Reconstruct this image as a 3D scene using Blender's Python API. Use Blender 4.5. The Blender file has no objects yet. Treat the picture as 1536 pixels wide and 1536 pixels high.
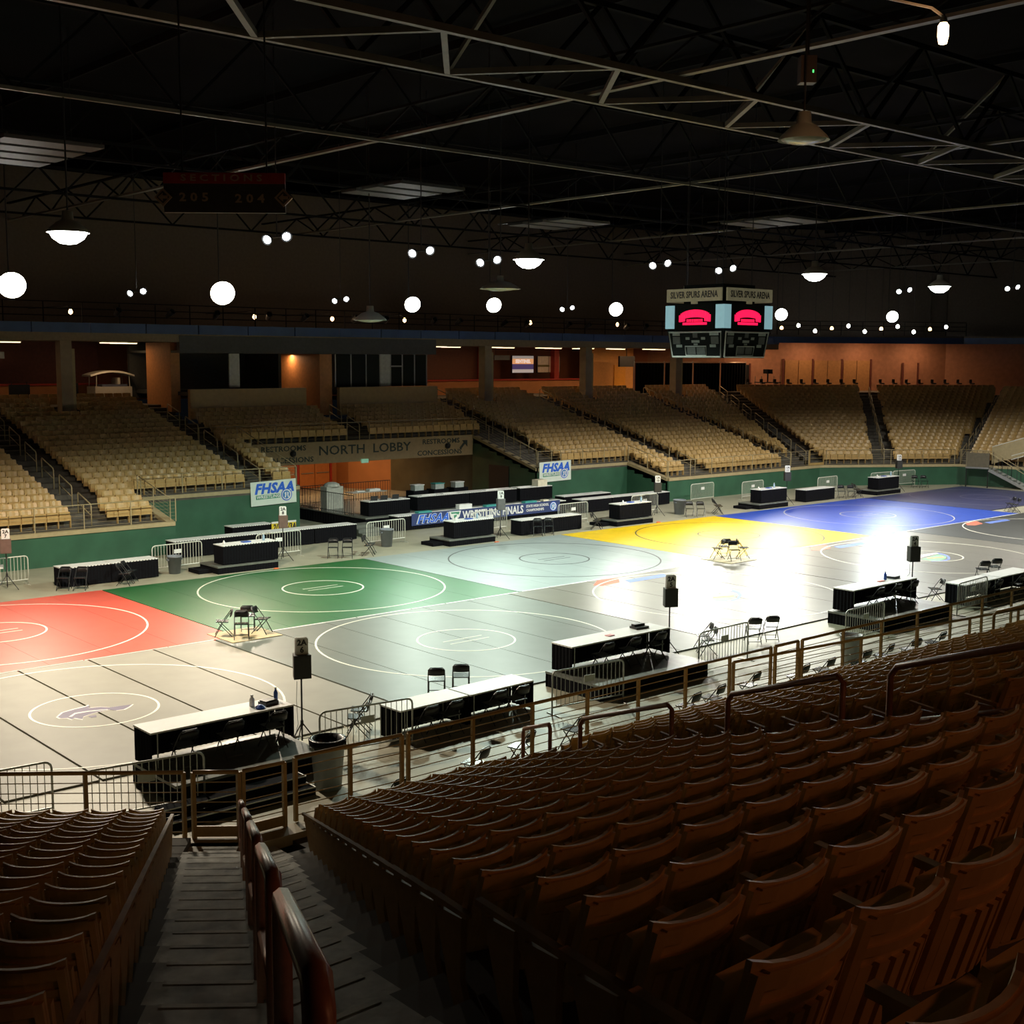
import bpy, bmesh, math, random
from mathutils import Vector, Matrix
R = math.radians
random.seed(7)
sc = bpy.context.scene
col = sc.collection

# ------------------------------------------------------------------ camera
CAM = Vector((-18.468, -33.664, 8.458))
RIGHT = Vector((0.75275, -0.65828, 0.00496)); UP = Vector((0.07623, 0.09464, 0.99259)); FWD = Vector((0.65387, 0.74680, -0.12142))
cd = bpy.data.cameras.new('camera'); cam = bpy.data.objects.new('camera', cd); col.objects.link(cam)
cd.sensor_width = 36; cd.lens = 1893.56 / 1536 * 36; cd.clip_end = 400; cd.clip_start = .05
cam.matrix_world = Matrix(((RIGHT.x, UP.x, -FWD.x, CAM.x), (RIGHT.y, UP.y, -FWD.y, CAM.y), (RIGHT.z, UP.z, -FWD.z, CAM.z), (0, 0, 0, 1)))
sc.camera = cam
# ------------------------------------------------------------------ world, exposure
w = bpy.data.worlds.new('world'); sc.world = w; w.use_nodes = True
w.node_tree.nodes['Background'].inputs[0].default_value = (.5, .6, .8, 1)
w.node_tree.nodes['Background'].inputs[1].default_value = .003
sc.view_settings.view_transform = 'Standard'; sc.view_settings.look = 'None'
sc.view_settings.gamma = 1; sc.view_settings.exposure = 0; sc.view_settings.use_curve_mapping = False

# ------------------------------------------------------------------ light table: (x, y, z, aim x, aim y, watts, colour, cone)
WARM = (1, .86, .66); NEUT = (1, .97, .86); GREEN = (.82, 1, .86); COOL = (.9, 1, 1)
FLOODS = [(1.6, 22, 11.44, -6, -5, 5000, WARM), (11.65, 22, 11.47, 1, -7, 6500, WARM), (23.04, 22, 11.28, 10, -7, 5000, GREEN),
          (28.82, 22, 11.42, 15, -7, 4200, GREEN), (38.8, 22, 11.47, 20, -9, 10000, NEUT), (55.59, 22, 11.58, 27, -10, 11000, NEUT),
          (66.59, 20, 11.66, 34, -10, 7500, COOL), (47.2, 22, 11.5, 23, -10, 12000, NEUT)]  # last flood is unseen, added to widen the light pool on the mats
BAYS = [(-4.3, 1.2, 11.86, 12500, WARM), (12.8, 1.2, 12.04, 10500, GREEN), (30.29, 1.2, 12.33, 12000, NEUT), (41, 1.2, 12.2, 6500, NEUT), (52.5, 1.2, 12.3, 5000, NEUT)]

# ------------------------------------------------------------------ materials
MATS = {}
def mat(name, c, rough=.6, metal=0., var=.12, scale=6., bump=0., emit=None, es=1., spec=.5, coat=0., alpha=None, trans=0.):
    if name in MATS: return MATS[name]
    m = bpy.data.materials.new(name); m.use_nodes = True
    nt = m.node_tree; b = nt.nodes['Principled BSDF']
    b.inputs['Roughness'].default_value = rough; b.inputs['Metallic'].default_value = metal
    b.inputs['Specular IOR Level'].default_value = spec; b.inputs['Coat Weight'].default_value = coat
    if trans: b.inputs['Transmission Weight'].default_value = trans
    c = tuple(c) + (1,) if len(c) == 3 else c
    if var > 0:
        tc = nt.nodes.new('ShaderNodeTexCoord'); nz = nt.nodes.new('ShaderNodeTexNoise')
        nz.inputs['Scale'].default_value = scale; nz.inputs['Detail'].default_value = 5
        nt.links.new(tc.outputs['Object'], nz.inputs['Vector'])
        rp = nt.nodes.new('ShaderNodeValToRGB')
        rp.color_ramp.elements[0].position = .3; rp.color_ramp.elements[1].position = .7
        rp.color_ramp.elements[0].color = tuple(x * (1 - var) for x in c[:3]) + (1,)
        rp.color_ramp.elements[1].color = tuple(min(1, x * (1 + var)) for x in c[:3]) + (1,)
        nt.links.new(nz.outputs['Fac'], rp.inputs[0]); nt.links.new(rp.outputs[0], b.inputs['Base Color'])
        if bump:
            bp = nt.nodes.new('ShaderNodeBump'); bp.inputs['Strength'].default_value = bump; bp.inputs['Distance'].default_value = .02
            nt.links.new(nz.outputs['Fac'], bp.inputs['Height']); nt.links.new(bp.outputs[0], b.inputs['Normal'])
    else:
        b.inputs['Base Color'].default_value = c
    if emit:
        b.inputs['Emission Color'].default_value = tuple(emit) + (1,); b.inputs['Emission Strength'].default_value = es
        try: m.cycles.emission_sampling = 'NONE'
        except Exception: pass
    MATS[name] = m
    return m
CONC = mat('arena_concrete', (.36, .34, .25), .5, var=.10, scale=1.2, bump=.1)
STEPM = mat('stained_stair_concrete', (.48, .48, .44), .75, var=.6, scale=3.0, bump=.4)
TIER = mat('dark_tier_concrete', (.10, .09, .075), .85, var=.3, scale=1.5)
GREENW = mat('green_wall_paint', (.036, .112, .064), .45, var=.16, scale=1.0)
OLIVE = mat('olive_wall_paint', (.10, .085, .045), .7, var=.2, scale=1)
CAPM = mat('beige_fascia_paint', (.42, .34, .19), .55, var=.08)
SIGNTAN = mat('tan_header_paint', (.40, .29, .15), .6, var=.08)
SEAT = mat('tan_seat_plastic', (.55, .36, .135), .40, var=.10, scale=9, spec=.5)
SEATLEG = mat('tan_seat_casting', (.38, .23, .08), .42, var=.12, scale=14)
RAIL = mat('gold_rail_paint', (.40, .27, .10), .34, var=.10, scale=20)
HRAIL = mat('brown_handrail_paint', (.36, .17, .10), .35, var=.15, scale=25)
STEEL = mat('galvanised_steel', (.42, .43, .41), .38, .75, var=.12, scale=18)
WHITEP = mat('white_painted_bar', (.70, .70, .62), .4, var=.05)
BLACK = mat('black_skirt_cloth', (.007, .007, .009), .95, spec=.08, var=.3, scale=30)
BLKM = mat('black_metal', (.02, .02, .022), .38, var=.2)
BLKS = mat('black_speaker_box', (.035, .035, .033), .6, var=.2, scale=60)
WHITE = mat('white_table_cover', (.82, .82, .80), .45, var=.03)
DECK = mat('grey_riser_carpet', (.16, .17, .15), .35, var=.25, scale=4)
GREYBIN = mat('grey_bin_plastic', (.20, .22, .25), .5, var=.1)
SILBIN = mat('light_grey_bin_plastic', (.33, .34, .34), .45, var=.1)
BAG = mat('black_bin_bag', (.015, .015, .017), .25, var=.2)
ORANGE = mat('orange_concourse_paint', (.46, .19, .065), .6, var=.1, scale=1)
BRICK = mat('salmon_block_wall', (.42, .20, .12), .7, var=.12, scale=3)
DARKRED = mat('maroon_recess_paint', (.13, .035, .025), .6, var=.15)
RED = mat('red_trim_paint', (.42, .035, .02), .5, var=.1)
DOORM = mat('orange_door_paint', (.55, .20, .055), .45, var=.06)
YDOOR = mat('amber_door_paint', (.75, .32, .03), .5, var=.06)
CEIL = mat('dark_roof_deck', (.004, .004, .005), .95, spec=.05, var=.3, scale=.5)
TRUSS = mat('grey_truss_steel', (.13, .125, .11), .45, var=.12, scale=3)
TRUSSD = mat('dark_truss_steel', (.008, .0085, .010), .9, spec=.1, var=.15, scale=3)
BLUEF = mat('blue_catwalk_fascia', (.05, .10, .24), .45, var=.15, scale=1)
SOFFIT = mat('brown_soffit_paint', (.22, .16, .10), .7, var=.1)
BOOTH = mat('charcoal_booth_panel', (.065, .07, .072), .6, var=.15)
ALU = mat('aluminium_mullion', (.45, .46, .46), .4, .4, var=.05)
GLASSM = mat('dark_window_glass', (.03, .035, .035), .06, var=0, spec=.8)
LETT = mat('dark_green_letter_paint', (.035, .05, .04), .6, var=0)
SHADE = mat('beige_column_paint', (.33, .27, .19), .65, var=.12, scale=2)
LINEW = mat('white_mat_paint', (.82, .80, .68), .45, var=.04)
LINEB = mat('black_mat_paint', (.03, .03, .03), .5, var=0)
LAMP = mat('lit_lamp_lens', (1, 1, 1), .5, var=0, emit=(.97, 1, .98), es=22)
LAMPW = mat('lit_warm_lamp_lens', (1, 1, 1), .5, var=0, emit=(1, .95, .85), es=22)
TUBE = mat('lit_fluorescent_tube', (1, 1, 1), .5, var=0, emit=(1, .74, .40), es=2.6)
BULB = mat('lit_orange_bulb', (1, 1, 1), .5, var=0, emit=(1, .62, .28), es=6)
DOME = mat('white_lamp_dome', (.62, .64, .58), .35, var=.03)

# ------------------------------------------------------------------ mesh helpers
class MB:
    def __init__(s): s.bm = bmesh.new()
    def box(s, x0, x1, y0, y1, z0, z1):
        v = [s.bm.verts.new(p) for p in ((x0,y0,z0),(x1,y0,z0),(x1,y1,z0),(x0,y1,z0),(x0,y0,z1),(x1,y0,z1),(x1,y1,z1),(x0,y1,z1))]
        for f in ((3,2,1,0),(4,5,6,7),(0,1,5,4),(1,2,6,5),(2,3,7,6),(3,0,4,7)): s.bm.faces.new([v[i] for i in f])
        return s
    def hexa(s, pts):
        v = [s.bm.verts.new(p) for p in pts]
        for f in ((3,2,1,0),(4,5,6,7),(0,1,5,4),(1,2,6,5),(2,3,7,6),(3,0,4,7)): s.bm.faces.new([v[i] for i in f])
        return s
    def prism(s, poly, z0, z1):           # poly of (x, y)
        a = [s.bm.verts.new((p[0], p[1], z0)) for p in poly]; b = [s.bm.verts.new((p[0], p[1], z1)) for p in poly]
        n = len(poly)
        s.bm.faces.new(a[::-1]); s.bm.faces.new(b)
        for i in range(n): s.bm.faces.new((a[i], a[(i+1)%n], b[(i+1)%n], b[i]))
        return s
    def prism_x(s, poly, x0, x1):         # poly of (y, z), extruded along x
        a = [s.bm.verts.new((x0, p[0], p[1])) for p in poly]; b = [s.bm.verts.new((x1, p[0], p[1])) for p in poly]
        n = len(poly)
        s.bm.faces.new(a[::-1]); s.bm.faces.new(b)
        for i in range(n): s.bm.faces.new((a[i], a[(i+1)%n], b[(i+1)%n], b[i]))
        return s
    def tube(s, pts, r, seg=8, cap=True):
        pts = [Vector(p) for p in pts]; rings = []
        prev = None
        for i, p in enumerate(pts):
            d = (pts[min(i+1, len(pts)-1)] - pts[max(i-1, 0)]).normalized()
            ref = Vector((0, 0, 1)) if abs(d.z) < .95 else Vector((1, 0, 0))
            if prev is not None and abs(prev.dot(d)) < .95: ref = prev
            a = d.cross(ref).normalized(); b = a.cross(d).normalized(); prev = b
            rings.append([s.bm.verts.new(p + (a*math.cos(2*math.pi*k/seg) + b*math.sin(2*math.pi*k/seg)) * r) for k in range(seg)])
        for i in range(len(rings)-1):
            for k in range(seg):
                s.bm.faces.new((rings[i][k], rings[i+1][k], rings[i+1][(k+1)%seg], rings[i][(k+1)%seg]))
        if cap and seg > 2:
            s.bm.faces.new(rings[0]); s.bm.faces.new(rings[-1][::-1])
        return s
    def lathe(s, prof, c=(0,0,0), seg=20):   # prof of (r, z)
        rings = []
        for r, z in prof:
            if r < 1e-5: rings.append([s.bm.verts.new((c[0], c[1], c[2]+z))])
            else: rings.append([s.bm.verts.new((c[0]+r*math.cos(2*math.pi*k/seg), c[1]+r*math.sin(2*math.pi*k/seg), c[2]+z)) for k in range(seg)])
        for a, b in zip(rings, rings[1:]):
            for k in range(seg):
                if len(a) == 1 and len(b) == 1: continue
                if len(a) == 1: s.bm.faces.new((a[0], b[(k+1)%seg], b[k]))
                elif len(b) == 1: s.bm.faces.new((a[k], a[(k+1)%seg], b[0]))
                else: s.bm.faces.new((a[k], a[(k+1)%seg], b[(k+1)%seg], b[k]))
        return s
    def mesh(s, name, m, smooth=False):
        bmesh.ops.recalc_face_normals(s.bm, faces=s.bm.faces)
        me = bpy.data.meshes.new(name); s.bm.to_mesh(me); s.bm.free()
        if m: me.materials.append(m)
        if smooth:
            for p in me.polygons: p.use_smooth = True
        return me
    def build(s, name, m, parent=None, smooth=False, loc=None, rz=0):
        return link(name, s.mesh(name, m, smooth), parent, loc, rz)
def link(name, me, parent=None, loc=None, rz=0):
    o = bpy.data.objects.new(name, me); col.objects.link(o)
    if parent: o.parent = parent
    if loc is not None: o.location = loc
    if rz: o.rotation_euler = (0, 0, rz)
    return o
def tag(o, label=None, cat=None, group=None, kind=None):
    if label: o['label'] = label
    if cat: o['category'] = cat
    if group: o['group'] = group
    if kind: o['kind'] = kind
    return o
def thing(name, label, cat, loc=(0,0,0), rz=0, group=None):
    o = bpy.data.objects.new(name, None); col.objects.link(o); o.location = loc; o.rotation_euler = (0, 0, rz)
    o.empty_display_size = .2
    return tag(o, label, cat, group)
def struct(name, label=None, cat=None):
    o = bpy.data.objects.new(name, None); col.objects.link(o)
    return tag(o, label, cat, None, 'structure')
def copy_tree(o, parent=None):
    c = o.copy(); col.objects.link(c); c.parent = parent
    for ch in list(o.children): copy_tree(ch, c)
    return c
_tc = {}
def text_mesh(txt, size, m, bold=0., shear=0., ext=.004, align='CENTER', sx=1.):
    key = (txt, size, m.name, bold, shear, sx)
    if key in _tc: return _tc[key]
    cu = bpy.data.curves.new('txt', 'FONT'); cu.body = txt; cu.size = size; cu.extrude = ext; cu.offset = bold; cu.shear = shear
    cu.align_x = align; cu.align_y = 'CENTER'; cu.resolution_u = 2; cu.space_character = 1.0 + bold * 1.2 / size
    ob = bpy.data.objects.new('txt', cu); col.objects.link(ob)
    me = bpy.data.meshes.new_from_object(ob.evaluated_get(bpy.context.evaluated_depsgraph_get()))
    bpy.data.objects.remove(ob); bpy.data.curves.remove(cu)
    me.transform(Matrix.Diagonal((sx, 1, 1, 1)))
    me.materials.clear(); me.materials.append(m); _tc[key] = me
    return me
def lettering(txt, size, m, parent, loc, rot, bold=0., shear=0., sx=1., name='lettering'):
    o = link(name, text_mesh(txt, size, m, bold, shear, sx=sx), parent, loc); o.rotation_euler = rot
    return o
UPR = (R(90), 0, 0)     # text upright, read from -y
UPL = (R(90), 0, R(-90))  # text upright, read from -x

# ================================================================== SETTING
tag(MB().box(-40, 95, -42, 60, -.3, 0).build('floor', CONC), 'pale olive concrete arena floor', None, None, 'structure')
def wallseg(parent, name, p0, p1, z0, z1, m, th=.2, side=1, z0b=None, z1b=None):
    d = Vector((p1[0]-p0[0], p1[1]-p0[1])); nrm = Vector((-d.y, d.x)).normalized() * th * side
    z0b = z0 if z0b is None else z0b; z1b = z1 if z1b is None else z1b
    a, b = Vector(p0), Vector(p1)
    return MB().hexa([(a.x,a.y,z0),(b.x,b.y,z0b),(b.x+nrm.x,b.y+nrm.y,z0b),(a.x+nrm.x,a.y+nrm.y,z0),
                      (a.x,a.y,z1),(b.x,b.y,z1b),(b.x+nrm.x,b.y+nrm.y,z1b),(a.x+nrm.x,a.y+nrm.y,z1)]).build(name, m, parent)
B1 = Vector((52.7, 16.3)); B2 = Vector((60.95, 11.0)); B3 = Vector((64.4, -1.8))
E2 = (B2-B1).normalized(); N2 = Vector((-E2.y, E2.x)); E3 = (B3-B2).normalized(); N3 = Vector((-E3.y, E3.x))
def retaining(name, p0, p1, zt=1.4, ztb=None, side=1, label=None):
    ztb = zt if ztb is None else ztb
    s = struct(name, label)
    wallseg(s, 'green_panel', p0, p1, 0, zt-.17, GREENW, .22, side, None, ztb-.17)
    d = (Vector(p1)-Vector(p0)).normalized(); n = Vector((-d.y, d.x))*side
    q0 = Vector(p0)-n*.05; q1 = Vector(p1)-n*.05
    wallseg(s, 'coping', q0, q1, zt-.17, zt, CAPM, .38, side, ztb-.17, ztb)
    return s
XL0, XL1, XR1, XR0 = 6.05, 14.35, 30.2, 37.6      # recess steps of the north stand
Y1, Y2, Y3 = 16.3, 19.7, 25.6
retaining('wall_north_west', (-30, Y1), (XL0, Y1))
retaining('wall_north_east', (XR0, Y1), tuple(B1))
retaining('wall_north_corner', tuple(B1), tuple(B2))
retaining('wall_east', tuple(B2), tuple(B3))
retaining('wall_east_end', tuple(B3), (64.4, -17))
retaining('wall_recess_west_side', (XL0, Y1+.1), (XL0, Y2), 1.4, 2.15)
retaining('wall_recess_east_side', (XR0, Y1+.1), (XR0, Y2), 1.4, 2.15, -1)
retaining('wall_recess_west', (XL0, Y2), (XL1, Y2), 2.15)
retaining('wall_recess_east', (XR1, Y2), (XR0, Y2), 2.15)
retaining('wall_lobby_west_side', (XL1, Y2+.1), (XL1, Y3), 2.15, 3.8)
s = retaining('wall_lobby_east_side', (XR1, Y2+.1), (XR1, Y3), 2.15, 3.8, -1)
MB().box(XR1-.04, XR1, 22.2, 24.0, 0, 2.1).build('dark_doorway', BLKM, s)
retaining('wall_south', (-9.65, -17.6), (70, -17.6), 1.4, None, -1)
retaining('wall_south_west', (-9.65-.78*14, -17.55+.626*14), (-9.65, -17.55), 1.4, None, -1)
# lobby behind the header
s = struct('wall_lobby_west'); wallseg(s, 'olive_panel', (XL1, Y3), (XL1, 36), 0, 3.6, OLIVE, .2)
s = struct('wall_lobby_east'); wallseg(s, 'olive_panel', (XR1, Y3), (28.7, 32), 0, 3.6, OLIVE, .2, -1)
s = struct('wall_lobby_back'); wallseg(s, 'orange_panel', (XL1, 36), (27.2, 36), 0, 3.6, ORANGE, .2)
wallseg(s, 'orange_return', (28.7, 32), (27.2, 34.6), 0, 3.6, ORANGE, .2, -1); wallseg(s, 'orange_end', (27.2, 34.6), (27.2, 36), 0, 3.6, ORANGE, .2, -1)
tag(MB().box(XL1, 30.3, Y3+.4, 36.2, 3.3, 3.45).build('ceiling_lobby', OLIVE), 'lobby soffit', None, None, 'structure')
d = thing('door_1', 'pair of orange double doors with red frames in lobby back wall', 'door'); d['kind'] = 'structure'
for i, x in enumerate((22.35, 23.55, 24.9, 26.05)):
    lf = MB().box(x-.55, x+.55, 35.90, 35.97, .05, 2.3).build('door_leaf', DOORM, d)
    MB().tube([(x-.45, 35.85, 1.0), (x+.45, 35.85, 1.0)], .035).build('push_bar', STEEL, lf)
for x in (21.75, 24.22, 26.7): MB().box(x-.07, x+.07, 35.86, 35.98, 0, 2.45).build('door_frame', RED, d)
# header with lettering
HD = struct('wall_lobby_header', 'tan lobby header beam with dark lettering', None)
MB().box(XL1-1.4, XR1+.45, Y3-.05, Y3+.35, 2.6, 3.8).build('beam', SIGNTAN, HD)
for t, sz, x, z in (('NORTH', .72, 20.75, 3.28), ('LOBBY', .72, 24.15, 3.28), ('RESTROOMS', .40, 17.0, 3.5), ('CONCESSIONS', .40, 17.2, 2.86), ('RESTROOMS', .40, 27.75, 3.5), ('CONCESSIONS', .40, 27.65, 2.84)):
    lettering(t, sz, LETT, HD, (x, Y3-.06, z), UPR, .008, 0, 1.22)
for x in (17.55, 28.2):
    o = MB().lathe([(0, 0), (.16, .01), (.18, .10), (.09, .26), (0, .3)], seg=14).build('speaker_horn', BLKM, HD, True, (x, Y3-.05, 3.18)); o.rotation_euler = (R(60), 0, 0)
tag(MB().box(22.0, 22.45, Y3-.16, Y3-.06, 2.50, 2.72).build('exit_sign', mat('exit_sign_face', (.35, .6, .45), .5, var=0, emit=(.4, .9, .6), es=.25)), 'small green exit sign under the tan lobby header', 'exit sign')

# ------------------------------------------------------------------ north stand tiers
D_ = .709
NT = struct('floor_north_tiers', 'stepped concrete of the north stand')
def fz(k): return 1.4 + .2*k
def tier(x0, x1, k, ymin=0):
    y0 = max(ymin, 16.85 + D_*k if k else Y1+.25)
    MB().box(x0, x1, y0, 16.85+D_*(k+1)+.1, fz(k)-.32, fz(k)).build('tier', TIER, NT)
A7 = lambda y: 52.4 + .57*(y-17.4)
for k in range(22):
    yk = 17.2 + D_*k
    xr = A7(yk)
    if k < 4: tier(-14, XL0, k); tier(XR0, xr, k)
    elif k < 12: tier(-14, XL1, k); tier(XR1, xr, k)
    elif k == 12: tier(-14, XL1, k); tier(XL1, XR1, k, Y3+.36); tier(XR1, xr, k)
    elif k < 18: tier(-14, xr, k)
    else: tier(-14, 13.5, k); tier(30.8, xr, k)
CT = struct('floor_corner_tiers', 'stepped concrete of the corner stand')
def facet_tier(parent, B, E, N, u0, u1, t0, t1, z, m=TIER, th=.32, name='tier', u0b=None, u1b=None):
    u0b = u0 if u0b is None else u0b; u1b = u1 if u1b is None else u1b
    p = [B+E*u0+N*t0, B+E*u1+N*t0, B+E*u1b+N*t1, B+E*u0b+N*t1]
    return MB().prism([(q.x, q.y) for q in p], z-th, z).build(name, m, parent)
for k in range(22):
    t = .5 + D_*k if k else .2
    facet_tier(CT, B1, E2, N2, -.1*t-.2, 10+.77*t, t, .5+D_*(k+1)+.1, fz(k))
    facet_tier(CT, B2, E3, N3, -.08*t, 13.5, t, .5+D_*(k+1)+.1, fz(k))
ZC = 5.75
CF = struct('floor_north_concourse', 'upper concourse floor')
MB().box(-25, 13.5, 32.5, 42, ZC-.3, ZC).build('slab', TIER, CF); MB().box(30.8, 64, 32.5, 42, ZC-.3, ZC).build('slab', TIER, CF)
MB().prism([(61, 33.2), (66, 30.5), (80, 20), (95, 26), (80, 46), (64, 42)], ZC-.3, ZC).build('slab', TIER, CF)

# ------------------------------------------------------------------ south (near) stand
S0 = struct('floor_south_tiers', 'stepped dark concrete of the near stand')
def ny(k): return -18.68 - D_*k          # seat origin of row k
def nz(k): return 1.305 + .2606*k
def xl(k): return (-9.2 - .378*k) if k <= 14 else (-15.92 + .392*(18-k))
def railx(y): return -9.65 + .533*(y+17.55)
MB().box(-9.0, 60, ny(0)+.36, -17.75, 1.0, 1.30).build('deck', TIER, S0)
for k in range(24):
    yf, yb = ny(k)+.36, ny(k)-.349-.05
    a, b = xl(k)-.12, xl(k)-.12
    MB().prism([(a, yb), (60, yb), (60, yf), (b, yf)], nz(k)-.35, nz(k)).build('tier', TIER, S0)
SW = struct('floor_south_west_tiers', 'stepped dark concrete of the near corner stand')
BL = Vector((-9.65, -17.55)); EL = Vector((-.78, .626)); NL = Vector((-.626, -.78))
def lt(k): return 1.15 + D_*k
def lz(k): return 1.5 + .216*k
def lu(t): return .97 - .2*t
for k in range(24):
    t = lt(k)
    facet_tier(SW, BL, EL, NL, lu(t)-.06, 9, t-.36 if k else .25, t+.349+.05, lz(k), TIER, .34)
# aisle steps: two half steps per row in each lane
ST = struct('floor_aisle_stairs', 'worn grey concrete aisle steps beside the brown handrail')
P0 = Vector((-9.62, -17.7))
for k in range(-1, 24):
    yf = ny(k)+.36; yb = yf-.709; z = nz(k) if k >= 0 else 1.30
    xr_ = xl(max(k, 0))-.12
    MB().prism([(railx(yb), yb), (xr_, yb), (xr_, yf), (railx(yf), yf)], z-.3, z).build('step', STEPM, ST)
    if k >= 0:
        t0 = lt(k)-.36; t1 = t0+.709
        facet_tier(ST, BL, EL, NL, -.19*t0-.02, lu(lt(k))-.06, t0, t1, lz(k), STEPM, .3, 'step', -.19*t1-.02)
facet_tier(ST, BL, EL, NL, -.02, .97, .2, .8, 1.4, STEPM, .3, 'step')
NOSE = mat('worn_step_nosing', (.58, .57, .52), .75, var=.6, scale=3)
for k in range(0, 24):
    yf = ny(k)+.36; z = nz(k)
    MB().prism([(railx(yf-.04)+.07, yf-.04), (xl(k)-.2, yf-.04), (xl(k)-.2, yf+.004), (railx(yf)+.07, yf+.004)], z-.03, z+.003).build('nosing', NOSE, ST)
    t0 = lt(k)-.36
    facet_tier(ST, BL, EL, NL, -.19*t0+.06, lu(lt(k))-.14, t0-.004, t0+.04, lz(k)+.003, NOSE, .033, 'nosing')

# ------------------------------------------------------------------ north concourse: walls, columns, booths
CW = struct('wall_concourse', 'orange and maroon concourse back wall')
MB().box(-25, 64, 41, 41.3, ZC, 9.5).build('back_panel', mat('rust_back_paint', (.33, .12, .06), .65, var=.1, scale=1), CW)
for x0, x1 in ((-12, 12.8), (32, 52.6)):
    MB().box(x0, x1, 38.4, 38.7, ZC, 6.75).build('counter', ORANGE, CW); MB().box(x0, x1, 38.3, 38.9, 6.75, 6.85).build('counter_top', RED, CW)
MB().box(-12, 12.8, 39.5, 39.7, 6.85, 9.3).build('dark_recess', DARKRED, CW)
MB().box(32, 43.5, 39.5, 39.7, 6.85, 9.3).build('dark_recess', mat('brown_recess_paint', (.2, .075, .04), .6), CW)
MB().box(13.35, 13.9, 31.2, 34.2, ZC-.4, 9.2).build('return_panel', mat('tan_orange_paint', (.5, .23, .09), .6), CW)
for x in (42.0, 49.4, 52.6): MB().box(x, x+.5, 38.9, 39.4, ZC, 9.3).build('red_pier', RED, CW)
MB().box(53.1, 58.2, 38.8, 39.2, ZC, 9.3).build('amber_panel', mat('amber_wall_paint', (.72, .34, .10), .6, var=.06), CW)
MB().box(55.9, 57.2, 38.7, 38.78, ZC, 7.9).build('amber_door', YDOOR, CW)
CC = struct('ceiling_concourse', 'concourse soffit with beige fascia and blue edge')
MB().box(-25, 66, 30.2, 42, 9.25, 9.45).build('soffit', SOFFIT, CC); MB().box(-25, 66, 30.0, 30.25, 9.2, 9.62).build('beige_fascia', mat('brown_beige_fascia', (.24, .19, .12), .65), CC)
for i in range(30):
    x = -25 + 3.03*i
    MB().box(x+.03, x+3.0, 29.85, 30.0, 9.62, 10.12).build('blue_panel', BLUEF, CC)
cbox = MB().box(-.34, .26, -.32, .32, 0, 4.2); cme = cbox.mesh('column', SHADE)
cap = MB().box(.26, .42, -.30, .1, 0, 3.6).mesh('pilaster', CAPM)
for i, x in enumerate((7.42, 35.85, 45.2, 54.8)):
    c = thing('concrete_column', ('beige column in the seats beside the golf cart', 'beige column between the maroon counter and the lit poster screens', 'beige column beside the red pier and amber doorway', 'beige column in front of the black drape')[i], 'column', (x, 31.1, fz(19)), 0)
    c['kind'] = 'structure'
    link('shaft', cme, c); link('pilaster', cap, c)
# booths
for nm, x0, x1, lab in (('wall_booth_west', 13.75, 21.1, 'plain beige parapet below the open black booth'), ('wall_booth_east', 23.4, 30.75, 'plain beige parapet below the glazed booth')):
    s = struct(nm, lab); MB().box(x0, x1, 29.75, 30.05, 5.0, 6.65).build('parapet', CAPM if 0 else SIGNTAN, s); MB().box(x0, x1, 30.0, 37, 6.3, 6.5).build('booth_floor', BOOTH, s)
s = struct('wall_booth_shell', 'charcoal booth fascia and interior')
MB().box(13.3, 30.8, 29.95, 30.3, 8.62, 9.55).build('fascia', BOOTH, s); MB().box(13.4, 30.8, 36.5, 36.8, 6, 9.5).build('inner_wall', BOOTH, s)
MB().box(13.4, 30.8, 30.3, 36.6, 8.62, 8.75).build('booth_soffit', BOOTH, s)
MB().box(20.9, 21.1, 32.5, 36.4, 5.0, 8.6).build('booth_divider', BOOTH, s)
MB().box(22.45, 23.3, 30.4, 36.4, 5.0, 8.6).build('orange_divider', mat('tan_orange_paint', (.5, .23, .09)), s)
MB().box(21.55, 22.4, 36.1, 36.4, 5.0, 8.6).build('orange_niche', mat('tan_orange_paint', (.5, .23, .09)), s)
MB().box(21.15, 22.4, 30.2, 36.0, 4.6, fz(18)).build('vom_floor', TIER, s)
tag(MB().box(16.55, 17.2, 30.5, 30.62, 6.7, 8.6).build('display_board', mat('white_panel_face', (.6, .62, .62), .5)), 'tall white panel standing in the open black booth', 'board')
wn = thing('window_1', 'row of dark glass panes with thin aluminium mullions and a door in the booth', 'window', (0, 0, 0)); wn['kind'] = 'structure'
xs = [23.6, 24.72, 25.82, 26.85, 27.65, 28.55, 29.5, 30.45]
for i in range(7):
    a, b = xs[i], xs[i+1]
    if i == 3: MB().box(a+.03, b-.03, 30.5, 30.58, 6.66, 8.62).build('white_infill', mat('white_panel_face', (.6, .62, .62), .5), wn); continue
    MB().box(a+.03, b-.03, 30.52, 30.55, 6.66, 8.60).build('pane', GLASSM, wn)
for x in xs: MB().box(x-.03, x+.03, 30.47, 30.6, 6.66, 8.62).build('mullion', ALU, wn)
MB().box(27.65, 28.55, 30.46, 30.6, 7.85, 7.93).build('mullion', ALU, wn)
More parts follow.
